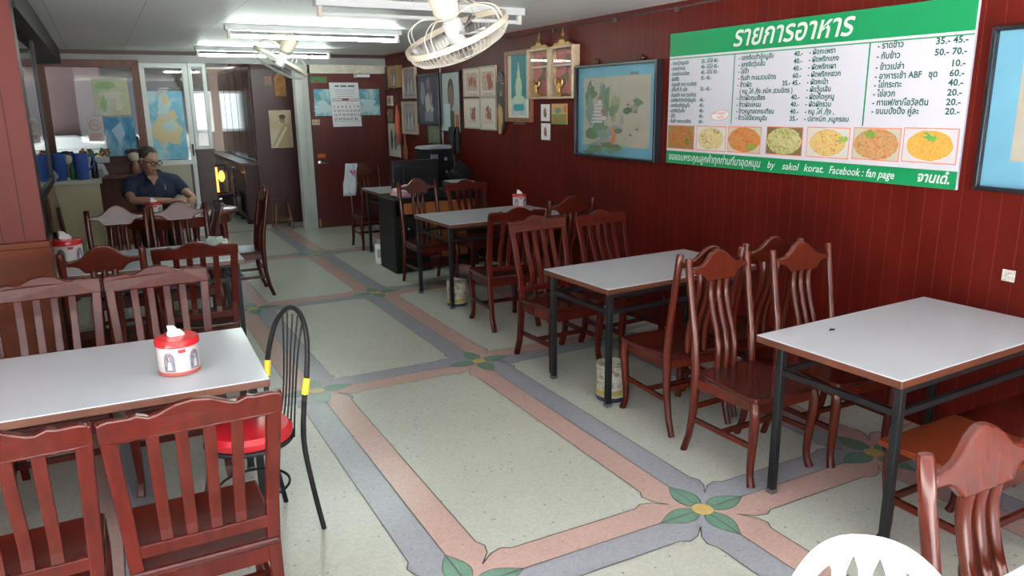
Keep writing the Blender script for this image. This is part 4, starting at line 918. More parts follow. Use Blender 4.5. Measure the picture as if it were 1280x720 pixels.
swatch('switch_box', 'dull brown switch box in the wall corner under the cream plate', 'switch', 11.47, 1.68, .22, .19, [mat('box_brown', (.18, .13, .09), .5), mat('plate_pale', (.5, .48, .42), .5)], lambda bm, y: plate(bm, -.11, -.07, 0, .05, y, 1), d=.025)
swatch('dark_panel', 'dark small panel high on the wall against the corner', 'notice', 11.53, 2.24, .28, .34, [mat('panel_brown', (.06, .025, .02), .4)], d=.02)  # plain dark wall panel without any print
t = wall_thing('wall_plate', 'small speckled silver plate low on the red wall near the right edge', 'plate', 2.142, .963)
bm = nb(); box(bm, (-.032, -.006, -.03), (.032, -.001, .03)); obj('plate_face', bm, ramp_mat('silver_speckle', [(.35, (.30, .26, .22)), (.6, (.55, .52, .48))], 90), t, bevel=.002)
# red rolled cloth and wooden paddle hanging in the corner
t = wall_thing('rolled_flag', 'orange-red rolled cloth hanging on the wall beside the framed photographs', 'flag', 11.02, 1.60)
bm = nb(); sweep(bm, [(-.02, -.06, .24), (0, -.06, .1), (.01, -.065, -.1), (.03, -.06, -.34)], [.012, .035, .05, .03], 10); obj('rolled_cloth', bm, mat('orange_red_cloth', (.42, .08, .03), .6, var=.4, vscale=(10, 10, 3)), t, smooth=True)
bm = nb(); sweep(bm, [(-.03, -.06, .24), (-.04, -.05, .42)], .008, 6); obj('stick', bm, DARKBEAM, t)
t = wall_thing('wooden_paddle', 'brown wooden paddle hanging beside the rolled cloth', 'paddle', 10.86, 1.18)
bm = nb(); prism(bm, [(-.06, -.13), (.06, -.13), (.08, -.02), (.05, .06), (.02, .10), (.015, .26), (-.015, .26), (-.02, .10), (-.05, .06), (-.08, -.02)], -.03, -.005); obj('paddle_blade', bm, mat('paddle_wood', (.28, .11, .04), .5), t, bevel=.006)
# wall telephone with cord
t = wall_thing('wall_telephone', 'black wall telephone with pale cord to the right of the computer tower', 'telephone', 9.02, 1.40)
bm = nb(); box(bm, (-.13, -.06, -.16), (.13, -.002, .16)); obj('phone_base', bm, BLACKPL, t, bevel=.015)
bm = nb(); sweep(bm, smooth_path([(.09, -.07, .15), (.10, -.10, .08), (.10, -.10, -.08), (.09, -.07, -.15)], 5), [.035]*4+[.022]*8+[.035]*4, 10); obj('handset', bm, BLACKPL, t, smooth=True)
bm = nb(); sweep(bm, smooth_path([(-.42, -.02, .9), (-.40, -.02, .2), (-.36, -.03, -.1), (-.2, -.05, -.33), (-.04, -.05, -.40), (.02, -.05, -.30), (.0, -.05, -.16)], 8), .008, 6); obj('cord', bm, mat('pale_cord', (.42, .40, .38), .5), t, smooth=True)

# ---------------------------------------------------------------- things on the rear door
DY = YB-.03
def on_door(name, label, cat, xc, zc, y=DY): return thing(name, label, cat, (xc, y, zc), 0)
SEA = ramp_mat('sea_print', [(.30, (.04, .14, .20)), (.45, (.10, .30, .40)), (.55, (.40, .55, .55)), (.62, (.16, .36, .46)), (.75, (.20, .20, .12))], 3.2, dist=.6)
for xa, xb_, lb in ((2.875, 3.16, 'blue seascape print on the rear door left of the calendar'), (3.52, 3.885, 'blue seascape print on the rear door right of the calendar')):
    t = on_door('sea_poster', lb, 'poster', (xa+xb_)/2, 1.885); w_ = xb_-xa
    bm = nb(); box(bm, (-w_/2, -.008, -.195), (w_/2, -.001, .195)); obj('poster_sheet', bm, SEA, t)
    bm = nb(); rn = random.Random(int(xa*10))
    for i in range(5): blob(bm, rn.uniform(-.1, .1), rn.uniform(-.14, .02), .07, .035, -.0085-.0002*i, 0, i+int(xa*7), 14, .4)
    poly(bm, [(-w_/2+.03, -.0098, -.16), (0, -.0098, .03), (.03, -.0098, .02), (w_/2-.03, -.0098, -.12)], 0)
    obj('wave_foam', bm, mat('foam_white', (.42, .56, .58), .6), t)
t = on_door('wall_calendar', 'white paper calendar with red line hanging on the rear door', 'calendar', 3.345, 1.85, DY-.006)
bm = nb(); v = [(-.235, -.012, -.33), (.235, -.012, -.33), (.215, -.012, .33), (-.235, -.012, .33)]
prism(bm, [(-.21, -.325), (.235, -.325), (.21, .325), (-.235, .325)], -.016, -.008); obj('page', bm, PAPER, t)
bm = nb(); plate(bm, -.205, .21, .085, .092, -.0165, 1); plate(bm, -.205, .21, .062, .068, -.0165, 0); plate(bm, -.05, .05, .06, .095, -.0168, 1); plate(bm, -.03, .035, .07, .086, -.0171, 0)
plate(bm, -.19, .215, -.245, -.241, -.0165, 0); plate(bm, -.215, .205, .05, .054, -.0165, 1)
for x0, x1 in ((-.15, -.09), (-.07, .03), (.05, .15)): plate(bm, x0, x1, .262, .285, -.0165, 0)
for k in range(4): plate(bm, -.16+.01*k, .16-.01*k, .215-.032*k, .222-.032*k, -.0165, 2)
days = [['', '1', '2', '3', '4', '5', '6'], ['7', '8', '9', '10', '11', '12', '13'], ['14', '15', '16', '17', '18', '19', '20'], ['21', '22', '23', '24', '25', '26', '27']]
days = [['2', '3', '4', '5', '6', '7', '8'], ['9', '10', '11', '12', '13', '14', '15'], ['16', '17', '18', '19', '20', '21', '22'], ['23', '24', '25', '26', '27', '28', '']]
for r_, row in enumerate(days):
    for c_, d_ in enumerate(row): text_bm(bm, d_, -.18+.062*c_+.006*r_, -.045-.06*r_, .05, 1 if c_ == 0 else 0, -.0166, 'CENTER', bold=.001)
bm.normal_update(); obj('calendar_print', bm, mats=[mat('ink_navy', (.07, .08, .16), .6), mat('ink_crimson', (.45, .05, .08), .6), mat('ink_soft', (.36, .38, .44), .6)], parent=t)
t = on_door('green_sign', 'small green sign with red centre high on the rear door', 'sign', 2.945, 2.215); bm = nb(); box(bm, (-.14, -.012, -.045), (.14, -.001, .045)); obj('sign_plate', bm, ramp_mat('green_red_sign', [(.35, (.02, .12, .04)), (.5, (.03, .20, .06)), (.62, (.22, .06, .03))], 9), t, bevel=.003)
t = on_door('door_closer', 'white door closer bar at the top of the rear door', 'door closer', 3.62, 2.275); bm = nb(); box(bm, (-.10, -.05, -.022), (.12, -.002, .022)); obj('closer_body', bm, PAPER, t, bevel=.006)
bm = nb(); sweep(bm, [(-.1, -.04, .01), (-.05, -.09, .04), (.0, -.05, .05)], .008, 6); box(bm, (-.125, -.045, -.03), (-.1, -.002, .03)); obj('closer_arm', bm, GREYPL, t)
t = on_door('beige_switch', 'beige double socket plate on the door left of the calendar', 'socket', 2.875, 1.60); bm = nb(); box(bm, (-.06, -.016, -.04), (.06, -.001, .04)); obj('socket_plate', bm, mat('beige_plate', (.46, .34, .22), .45), t, bevel=.004)
bm = nb()
for s in (-.028, .028): box(bm, (s-.012, -.0185, -.014), (s+.012, -.0155, .014))
obj('socket_holes', bm, mat('plate_brown', (.20, .13, .08), .5), t)

# ---------------------------------------------------------------- glass partition decorations
def on_glass(name, label, cat, x0, x1, z0, z1, mats, art, y=YB-.062):
    t = thing(name, label, cat, ((x0+x1)/2, y, (z0+z1)/2)); w_, h_ = x1-x0, z1-z0
    bm = nb(); plate(bm, -w_/2, w_/2, -h_/2, h_/2, 0, 0); box(bm, (-w_/2, .0005, -h_/2), (w_/2, .003, h_/2), 0); art(bm, w_, h_); obj('poster_sheet', bm, mats=mats, parent=t)
AQ = ramp_mat('aqua_print', [(.3, (.10, .34, .52)), (.5, (.22, .52, .68)), (.68, (.62, .75, .78))], 4, dist=.5)
def deity(bm, w_, h_):
    for i, (x, z, rx, rz, c) in enumerate([(0, -.05, .20, .22, 1), (-.02, .22, .10, .16, 2), (.1, .12, .07, .1, 1), (0, .35, .09, .10, 2), (.05, .0, .12, .08, 2), (-.05, .12, .08, .04, 3), (.02, .36, .05, .06, 1)]): blob(bm, x*w_/.55, z*h_/.95, rx*w_/.55, rz*h_/.95, -.0008-.0003*i, c, i, 16, .3)
    for k in range(4): poly(bm, [(-.12+.02*k, -.004, .40+.03*k), (.02+.02*k, -.004, .40+.03*k), (.0+.02*k, -.004, .415+.03*k), (-.1+.02*k, -.004, .415+.03*k)], 3)
on_glass('blue_poster', 'aqua poster of pale gold ornamental figures on the white framed glass', 'poster', .60, 1.06, 1.14, 2.06, [AQ, mat('pale_gold', (.66, .55, .32), .5), mat('pale_aqua', (.55, .70, .70), .5), mat('pale_rose', (.66, .58, .52), .5)], deity, YB-.012)
on_glass('blue_drape_poster', 'deep blue and white poster low on the brown framed glass', 'poster', .06, .42, 1.20, 1.72, [ramp_mat('deep_blue_print', [(.3, (.02, .14, .34)), (.5, (.06, .30, .52)), (.7, (.45, .62, .72))], 5, dist=.8, stretch=(1, 1, .6)), mat('pale_blue', (.4, .6, .75), .5)], lambda bm, a, b_: poly(bm, [(-.1, -.0008, .1), (.02, -.0008, .2), (.06, -.0008, .05), (-.02, -.0008, -.1)], 1))
GREENP = ramp_mat('pale_green_print', [(.35, (.42, .52, .38)), (.5, (.52, .54, .36)), (.65, (.60, .62, .56))], 4)
on_glass('green_poster', 'pale green poster above the blue one on the brown framed glass', 'poster', -.02, .40, 1.75, 2.22, [GREENP, mat('pale_cream', (.66, .64, .55), .5), mat('leaf_tone', (.25, .40, .18), .5)], lambda bm, a, b_: [blob(bm, 0, .03, .15, .05, -.0008, 1, 1), blob(bm, .08, -.1, .04, .1, -.0011, 1, 2), blob(bm, -.1, -.08, .04, .1, -.0011, 2, 4), blob(bm, -.05, .15, .12, .05, -.0014, 2, 3)])
def nosmoke(bm, w_, h_):
    k = 28
    for i in range(k):
        a, b_ = 2*PI*i/k, 2*PI*(i+1)/k
        poly(bm, [(r_*math.cos(q), -.0006, .05+r_*math.sin(q)) for r_, q in ((.075, a), (.075, b_), (.06, b_), (.06, a))], 1)
    poly(bm, [(-.05, -.0009, .09), (-.04, -.0009, .10), (.05, -.0009, .01), (.04, -.0009, 0)], 1); plate(bm, -.05, .04, .04, .06, -.0007, 2)
    plate(bm, -.07, .07, -.11, -.06, -.0007, 1)
on_glass('no_smoking_notice', 'faded white no smoking notice on the brown framed glass', 'notice', -.14, .05, 1.42, 1.74, [mat('notice_white', (.66, .64, .64), .5), mat('notice_pink', (.58, .34, .33), .5), mat('notice_grey', (.45, .43, .43), .5)], nosmoke)
t = thing('flower_box', 'low planter of red and green flowers on the window ledge', 'planter', (-.09, YB-.14, 1.14))
bm = nb(); box(bm, (-.16, -.05, 0), (.16, .05, .08)); obj('trough', bm, mat('trough_white', (.55, .55, .6), .5), t, bevel=.005)
bm = nb(); rn = random.Random(4)
for k in range(46): ell(bm, (rn.uniform(-.17, .17), rn.uniform(-.06, .06), .09+rn.uniform(0, .09)), (.022, .02, .018), 6, mi=rn.choice((0, 0, 1, 2)))
obj('flowers', bm, mats=[mat('leaf_green', (.10, .22, .05), .6), mat('petal_red', (.45, .06, .04), .6), mat('petal_yellow', (.55, .42, .08), .6)], parent=t)
# ledge card
t = thing('ledge_card', 'white printed card leaning under the flowers on the ledge', 'card', (-.09, YB-.22, 1.0))
bm = nb(); prism(bm, [(-.15, -.02), (.13, -.02), (.08, .13), (-.13, .15)], -.005, .005); obj('card_sheet', bm, PAPER, t)
bm = nb()
for k in range(4): plate(bm, -.10, .07, .01+.026*k, .017+.026*k, -.0058)
obj('card_print', bm, mat('ink_lilac', (.36, .34, .45), .6), t)
bm = nb(); box(bm, (-.64, YB-.30, .93), (.50, YB-.04, .985)); struct('window_sill', bm, BOARD_BROWN, bevel=.006)
# painted wooden head-and-shoulder garden figures: plain dolls
def doll(label, x, z, c1, sc_=1., y=YB-.10):
    t = thing('painted_doll', label, 'doll', (x, y, z), 0, 'painted dolls on the ledge'); t.scale = (sc_,)*3
    bm = nb(); ell(bm, (0, 0, .20), (.065, .05, .07), 14); obj('head', bm, mat('doll_face', (.68, .60, .52), .5), t, smooth=True)
    bm = nb(); ell(bm, (0, .012, .235), (.07, .052, .05), 12)
    for s in (-1, 1): ell(bm, (s*.06, .0, .25), (.028, .028, .028), 8)
    obj('hair', bm, mat('doll_hair', (.04, .03, .03), .5), t, smooth=True)
    bm = nb(); lathe(bm, [(.055, 0), (.06, .02), (.045, .10), (.025, .145)], 14); obj('dress', bm, c1, t, smooth=True)
doll('small painted doll with dark hair behind the blue pitchers', -.43, .985, mat('doll_purple', (.16, .12, .30), .5), 1.15, YB-.20)
doll('small painted doll in brown clothes just left of the seated man', .36, .985, mat('doll_brown', (.20, .08, .05), .5), 1.15, YB-.20)

# ---------------------------------------------------------------- left wall: framed glass, coat, counter
t = thing('glass_wall_case', 'tall dark framed glass case on the left wall beyond the pillar', 'display case', (-.52, 6.55, 1.87), PI/2)
bm = nb(); frame_bm(bm, 2.40, 1.30, .06, .12); box(bm, (-1.15, -.10, .27), (1.15, -.06, .30)); obj('frame', bm, mat('dark_steel_frame', (.018, .02, .023), .4, spec=.25), t, bevel=.004)
bm = nb(); plate(bm, -1.15, 1.15, -.6, .6, -.02); obj('back_panel', bm, mat('pale_case_back', (.30, .31, .31), .4), t)
bm = nb(); box(bm, (-1.16, -.105, -.61), (1.16, -.10, .61)); obj('glass_pane', bm, glass_mat('case_glass', refl=2.2), t)
bm = nb(); box(bm, (-1.2, -.0, -.65), (1.2, .16, .65)); obj('case_body', bm, DARKBEAM, t)
t = thing('draped_towel', 'brown towel hanging on a post between the pillar and the cream counter', 'towel', (-.50, 8.45, 0))
bm = nb(); k = 14; rows = []
for i in range(k+1):
    z = lerp(.70, 1.12, i/k); r_ = .075 - .02*i/k
    rows.append([bm.verts.new((r_*math.cos(a)*(1+.18*math.sin(3*a+z*9)), r_*.8*math.sin(a)*(1+.18*math.cos(4*a+z*7)), z)) for a in [2*PI*j/16 for j in range(16)]])
for A, B in zip(rows, rows[1:]):
    for j in range(16): bm.faces.new((A[j], A[(j+1) % 16], B[(j+1) % 16], B[j]))
bm.faces.new(rows[-1]); bm.faces.new(rows[0][::-1])
obj('towel_cloth', bm, mat('brown_towel', (.20, .13, .085), .9, var=.25, vscale=(14, 14, 5)), t, smooth=True)
bm = nb(); sweep(bm, [(0, .0, 0), (0, 0, 1.14)], .016, 8); lathe(bm, [(.12, 0), (.12, .02), (.02, .03)], 16); obj('post', bm, DARKBEAM, t)
bm = nb(); sweep(bm, [(.06, -.02, .93), (.10, -.05, .45), (.12, -.07, .02)], [.018, .018, .016], 8); obj('stick', bm, mat('dark_stick', (.07, .03, .02), .4), t)

t = thing('cream_counter', 'cream painted counter cabinet with overhanging top behind the left chairs', 'counter', (-.31, 10.3, 0))
CRC = mat('cream_counter_paint', (.56, .52, .33), .45, var=.06, vscale=(3, 3, 3))
bm = nb(); box(bm, (-.28, -.27, .06), (.23, .27, 1.0)); box(bm, (-.26, -.25, 0), (.21, .25, .06)); obj('cabinet_body', bm, CRC, t, bevel=.005)
bm = nb(); box(bm, (-.31, -.31, 1.0), (.26, .29, 1.045)); obj('countertop', bm, mat('pale_top', (.56, .58, .50), .35), t, bevel=.006)
def pitcher(label, loc, c, h=.27, rz=-.2):
    t = thing('water_pitcher', label, 'pitcher', loc, rz, 'blue plastic pitchers')
    bm = nb(); lathe(bm, [(.062, 0), (.066, .006), (.082, h), (.078, h), (.064, .014), (.001, .014)], 24); obj('jug_body', bm, c, t, smooth=True)
    bm = nb(); sweep(bm, smooth_path([(.076, 0, h*.9), (.125, 0, h*.88), (.13, 0, h*.6), (.072, 0, h*.35)], 5), .010, 8, up=(0, 1, 0)); obj('handle', bm, c, t, smooth=True)
    bm = nb(); prism(bm, [(-.08, h*.86), (-.105, h*1.0), (-.07, h*1.0)], -.025, .025); obj('spout', bm, c, t)
BLUEPL = mat('blue_plastic', (.05, .12, .46), .3)
pitcher('larger blue plastic water pitcher at the middle of the cream counter', (-.235, 10.12, 1.045), BLUEPL, .30)
pitcher('blue plastic pitcher at the left end of the cream counter, partly hidden', (-.465, 10.22, 1.045), mat('blue_plastic_deep', (.04, .12, .44), .3), .30, 1.5)
bm = nb(); lathe(bm, [(.034, 0), (.036, .005), (.036, .17), (.018, .21), (.018, .26), (.001, .26)], 16)
tag(obj('dark_bottle', bm, mat('bottle_black', (.015, .015, .018), .2), loc=(-.11, 10.25, 1.045), smooth=True), 'black bottle behind the larger blue pitcher', 'bottle')
bm = nb(); lathe(bm, [(.03, 0), (.034, .01), (.034, .12), (.014, .16), (.014, .19), (.001, .19)], 14)
tag(obj('green_bottle', bm, mat('bottle_green', (.06, .25, .05), .25), loc=(-.335, 10.22, 1.045), smooth=True), 'short green bottle between the two blue pitchers', 'bottle')
bm = nb(); prism(bm, [(-.08, 0), (.08, 0), (.06, .09), (-.05, .10)], -.05, .05)
tag(obj('grey_box', bm, mat('grey_card', (.28, .28, .33), .5), loc=(-.09, 10.42, 1.045)), 'small grey box at the right end of the cream counter', 'box')
bm = nb(); bmesh.ops.create_icosphere(bm, subdivisions=3, radius=1)
for v in bm.verts: q = 1+.3*mn.noise(v.co*2.5); v.co = Vector((v.co.x*.05*q, v.co.y*.05*q, max(0, .06+v.co.z*.06*q)))
tag(obj('wrapped_bundle', bm, mat('pale_blue_wrap', (.45, .52, .68), .4), loc=(-.53, 10.10, 1.045)), 'pale blue wrapped bundle at the left end of the counter', 'bundle')

# ---------------------------------------------------------------- desk with computer
t = thing('black_desk', 'black desk with orange drawer front beside the third wall table', 'desk', (3.26, 8.20, 0))
DK = mat('black_desk_panel', (.010, .010, .011), .45, spec=.2)
OR = mat('orange_drawer', (.42, .135, .035), .4, var=.2, vscale=(3, 10, 10))
bm = nb(); box(bm, (-.52, -.27, 0), (-.49, .27, .80)); box(bm, (.47, -.27, 0), (.50, .27, .80)); box(bm, (-.49, .24, .1), (.47, .26, .80)); obj('side_panel', bm, DK, t, bevel=.003)
bm = nb(); box(bm, (-.53, -.29, .80), (.52, .28, .83)); obj('desktop', bm, DK, t, bevel=.004)
bm = nb(); box(bm, (-.40, -.275, .66), (.46, -.245, .785)); obj('drawer', bm, OR, t, bevel=.003)
bm = nb(); box(bm, (-.49, -.25, .02), (-.10, .24, .64)); obj('pedestal', bm, DK, t)
bm = nb(); box(bm, (-.485, -.272, .03), (-.105, -.25, .63)); dd = obj('cupboard_door', bm, DK, t, bevel=.003)
bm = nb(); ell(bm, (-.36, -.285, .50), (.016, .016, .016), 10); obj('knob', bm, CHROME, dd, smooth=True)
bm = nb(); box(bm, (-.09, -.05, .10), (.46, -.03, .66)); obj('kneehole_panel', bm, OR, t)
t = thing('computer_monitor', 'black flat monitor seen from behind on the desk', 'monitor', (3.13, 8.26, .83), .06)
bm = nb(); box(bm, (-.29, -.03, .035), (.29, .03, .40)); obj('screen_shell', bm, BLACKPL, t, bevel=.012)
bm = nb(); box(bm, (-.16, -.055, .08), (.16, -.03, .32)); text_bm(bm, 'acer', -.26, .335, .045, 1, -.0315); obj('rear_cover', bm, mats=[BLACKPL, mat('dim_logo', (.07, .07, .08), .4)], parent=t, bevel=0)
bm = nb(); box(bm, (-.12, -.09, 0), (.12, .09, .015)); box(bm, (-.03, -.02, .015), (.03, .02, .08)); obj('stand', bm, BLACKPL, t, bevel=.004)
t = thing('computer_tower', 'black computer tower with papers on top beside the phone', 'computer', (3.70, 9.05, .82), .1)
bm = nb(); box(bm, (-.17, -.20, .01), (.17, .2, .48)); obj('case', bm, BLACKPL, t, bevel=.01)
bm = nb(); box(bm, (-.16, -.208, .20), (-.06, -.2, .42)); lathe(bm, [(.022, 0), (.022, .006), (.001, .006)], 16, mtx=Matrix.Translation((.05, -.2, .36)) @ Matrix.Rotation(R(90), 4, 'X')); lathe(bm, [(.018, 0), (.018, .006), (.001, .006)], 16, mtx=Matrix.Translation((.06, -.2, .2)) @ Matrix.Rotation(R(90), 4, 'X')); obj('front_controls', bm, mat('grey_silver', (.22, .23, .25), .35), t)
bm = nb(); box(bm, (-.17, -.19, .478), (-.165, -.12, .482)); obj('badge', bm, GREYPL, t)
t = thing('paper_stack', 'loose papers lying on top of the computer tower', 'papers', (3.66, 9.0, 1.305), .2)
bm = nb()
for k in range(6):
    rm = Matrix.Rotation(.12*(k-2), 4, 'Z') @ Matrix.Translation((.01*k, 0, .006*k)); box(bm, (-.19, -.14, 0), (.19, .14, .004), mtx=rm)
obj('paper_sheets', bm, mat('dull_paper', (.45, .46, .50), .6), t)
t = thing('printer', 'black printer with pale paper on top at the right of the desk', 'printer', (3.66, 8.22, .83), -.05)
bm = nb(); box(bm, (-.16, -.15, 0), (.16, .16, .13)); obj('printer_body', bm, BLACKPL, t, bevel=.012)
bm = nb(); box(bm, (-.14, -.165, .132), (.13, .13, .138)); obj('paper', bm, mat('dull_paper2', (.50, .52, .58), .5), t)
bm = nb()
for k in range(4): ell(bm, (.0+.035*k, -.155, .085), (.010, .008, .010), 8)
box(bm, (-.15, -.158, .05), (-.11, -.15, .11)); obj('buttons', bm, mat('button_pale', (.55, .55, .58), .4), t)
bm = nb(); sweep(bm, smooth_path([(-.02, .12, .12), (.08, .17, .2), (.16, .16, .30)], 5), 1, flat=(.22, .012)); obj('paper_tray', bm, BLACKPL, t)
bm = nb(); bmesh.ops.create_icosphere(bm, subdivisions=4, radius=1)
for v in bm.verts: q = 1+.35*mn.noise(v.co*2.3)+.12*mn.noise(v.co*6); v.co = Vector((v.co.x*.19*q, v.co.y*.085*q, max(0, .06+v.co.z*.075*q)))
tag(obj('pink_bag', bm, ramp_mat('pink_bag_cloth', [(.30, (.55, .50, .18)), (.42, (.52, .25, .38)), (.55, (.55, .28, .42)), (.70, (.30, .45, .50))], 7, rough=.5), loc=(2.98, 8.08, .83), smooth=True), 'crumpled pink and yellow bag on the desk before the monitor', 'bag')
bm = nb(); rows = []
for i in range(9):
    z = lerp(-.42, 0, i/8); w_ = .15 - .05*abs(i/8-.4)
    rows.append([bm.verts.new((w_*(j/6-.5)*1.2 + .05*(i/8), -.03+.02*math.sin(j*1.7+i*.8), z)) for j in range(7)])
for A, B in zip(rows, rows[1:]):
    for j in range(6): bm.faces.new((A[j], A[j+1], B[j+1], B[j]))
bo = obj('hanging_bag', bm, mat('white_thin_bag', (.62, .68, .72), .4), loc=(2.81, 9.90, 1.10), smooth=True)
so = bo.modifiers.new('thick', 'SOLIDIFY'); so.thickness = .02; so.offset = 0
tag(bo, 'white plastic bag with pink print hanging on a chair by the rear door', 'bag')
bm = nb()
for k in range(3): blob(bm, .03+.022*k, -.10-.03*(k % 2), .018, .022, -.068, 0, k)
obj('bag_print', bm, mat('magenta_print', (.45, .12, .34), .5), bo)

# ---------------------------------------------------------------- back room things
t = thing('low_cabinet', 'long low dark cabinet with open glass shelves in the back room', 'cabinet', (2.28, 14.3, 0))
bm = nb(); box(bm, (-.34, -1.7, .08), (-.02, 1.9, .94)); obj('cabinet_body', bm, BACKDARK, t, bevel=.004)
bm = nb(); box(bm, (-.40, -1.75, .94), (0, 1.95, .98)); obj('cabinet_top', bm, mat('cabinet_top_brown', (.07, .035, .03), .3), t, bevel=.004)
for k in range(6):
    bm = nb(); box(bm, (-.35, -1.62+.6*k, 0), (-.25, -1.5+.6*k, .09)); obj('foot', bm, DARKBEAM, t)
for k in range(3):
    bm = nb(); box(bm, (-.352, -1.6+1.1*k, .16), (-.343, -.65+1.1*k, .80)); pn = obj('glass_door', bm, mat('smoked_glass', (.03, .02, .022), .06, spec=.8), t)
    bm = nb(); box(bm, (-.36, -1.56+1.1*k, .82), (-.345, -1.40+1.1*k, .84)); obj('handle', bm, CHROME, pn)
for (yy, z, a, b_, m_) in ((-.5, .3, .35, .5, ramp_mat('box_print', [(.4, (.10, .10, .12)), (.5, (.40, .42, .48)), (.6, (.12, .12, .14))], 12)), (.3, .28, .5, .42, PAPER)):
    bm = nb(); box(bm, (-.362, yy, z), (-.353, yy+a, z+b_)); obj('paper_notice', bm, m_, t)
t = thing('wall_cupboard', 'tall glossy dark cupboard with tall doors in the back room', 'cupboard', (2.32, 14.2, .985))
bm = nb(); box(bm, (-.18, -1.65, 0), (0, 1.9, 1.50)); obj('cupboard_body', bm, BACKDARK, t)
for k in range(5):
    bm = nb(); box(bm, (-.20, -1.62+.7*k, .03), (-.18, -.96+.7*k, 1.46)); dr = obj('door', bm, mat('glossy_dark_door', (.05, .017, .017), .08, coat=.6), t, bevel=.006)
t = thing('pale_portrait_poster', 'sepia poster of a figure in pale robes on the back room wall', 'poster', (2.525, 12.498, 1.49))
bm = nb(); box(bm, (-.17, -.012, -.29), (.17, -.001, .29)); obj('poster_sheet', bm, ramp_mat('sepia_print', [(.35, (.42, .32, .20)), (.5, (.58, .48, .32)), (.65, (.62, .56, .44))], 2.5), t)
bm = nb(); poly(bm, [(-.16, -.013, -.28), (.15, -.013, -.28), (.14, -.013, .05), (.06, -.013, .10), (-.02, -.013, -.02)], 0); blob(bm, .03, .15, .045, .06, -.0134, 1, 1, 16, .08); blob(bm, .03, .19, .05, .035, -.0138, 2, 2, 16, .1); poly(bm, [(-.13, -.0136, -.28), (-.08, -.0136, -.28), (.1, -.0136, .02), (.07, -.0136, .04)], 3)
obj('poster_figure', bm, mats=[mat('robe_sepia', (.46, .34, .20), .6), mat('face_sepia', (.30, .19, .12), .6), mat('hair_sepia', (.08, .06, .05), .6), mat('robe_fold', (.66, .60, .48), .6)], parent=t)
t = thing('arched_wood_plaque', 'orange-brown arched plaque high on the back room wall', 'plaque', (2.56, 12.498, 2.16))
bm = nb(); prism(bm, [(-.09, -.17), (.09, -.17), (.09, .10), (.05, .16), (0, .18), (-.05, .16), (-.09, .10)], -.025, -.001); obj('plaque_board', bm, ramp_mat('amber_wood', [(.4, (.26, .11, .025)), (.6, (.36, .17, .05))], 14), t, bevel=.005)
t = thing('square_card', 'small brown square card beside the arched plaque', 'card', (2.38, 12.498, 2.22)); bm = nb(); box(bm, (-.06, -.01, -.07), (.06, -.001, .07)); obj('card_board', bm, mat('card_tan', (.24, .15, .11), .6, var=.3, vscale=(20, 20, 20)), t)
t = thing('wooden_stool', 'plain wooden stool with splayed legs beside the back room opening', 'stool', (2.33, 11.98, 0))
SW = mat('stool_wood', (.16, .075, .03), .4, var=.2, vscale=(12, 12, 3))
bm = nb(); lathe(bm, [(.16, .43), (.17, .435), (.17, .455), (.16, .46)], 24); obj('seat', bm, mat('stool_dark_top', (.05, .025, .018), .4), t, smooth=True)
for k in range(4):
    a = PI/4+k*PI/2; bm = nb(); sweep(bm, [(.11*math.cos(a), .11*math.sin(a), .435), (.19*math.cos(a), .19*math.sin(a), 0)], [.014, .013], 8); obj('leg', bm, SW, t, smooth=True)
for k in range(4):
    a, b_ = PI/4+k*PI/2, PI/4+(k+1)*PI/2; bm = nb(); r_ = .165; sweep(bm, [(r_*math.cos(a), r_*math.sin(a), .14), (r_*math.cos(b_), r_*math.sin(b_), .14)], .009, 6, up=(0, 0, 1)); obj('stretcher', bm, SW, t)
t = thing('shrine_lamp', 'glowing orange lantern low in the dim back room', 'lamp', (1.66, 13.6, .42))
bm = nb(); box(bm, (-.11, -.06, 0), (.11, .06, .03)); box(bm, (-.12, -.07, .46), (.12, .07, .5)); obj('lantern_frame', bm, DARKBEAM, t)
bm = nb(); box(bm, (-.09, -.04, .03), (-.01, .04, .44)); lathe(bm, [(.02, .20), (.055, .26), (.05, .33), (.02, .38)], 14, c=(.05, 0, 0)); obj('lit_panel', bm, mat('amber_glow', (.8, .4, .1), .5, emit=(1, .42, .07), es=1.6), t)
bm = nb(); box(bm, (1.48, 13.45, 0), (1.84, 13.85, .40)); box(bm, (1.46, 13.42, .39), (1.86, 13.88, .42))
tag(obj('lantern_stand', bm, DARKBEAM, bevel=.004), 'dark box stand under the orange lantern', 'stand')
def mount_hat(x, y, z, label):
    bm = nb(); lathe(bm, [(.16, 0), (.17, .01), (.10, .05), (.07, .10), (.001, .11)], 20)
    tag(obj('straw_hat', bm, mat('straw', (.22, .13, .08), .7), loc=(x, y, z), smooth=True), label, 'hat', 'straw hats on the cupboard')
mount_hat(2.10, 13.1, 2.486, 'brown straw hat resting on the dark cupboard, nearer one')
mount_hat(2.12, 13.6, 2.486, 'brown straw hat resting on the dark cupboard, farther one')

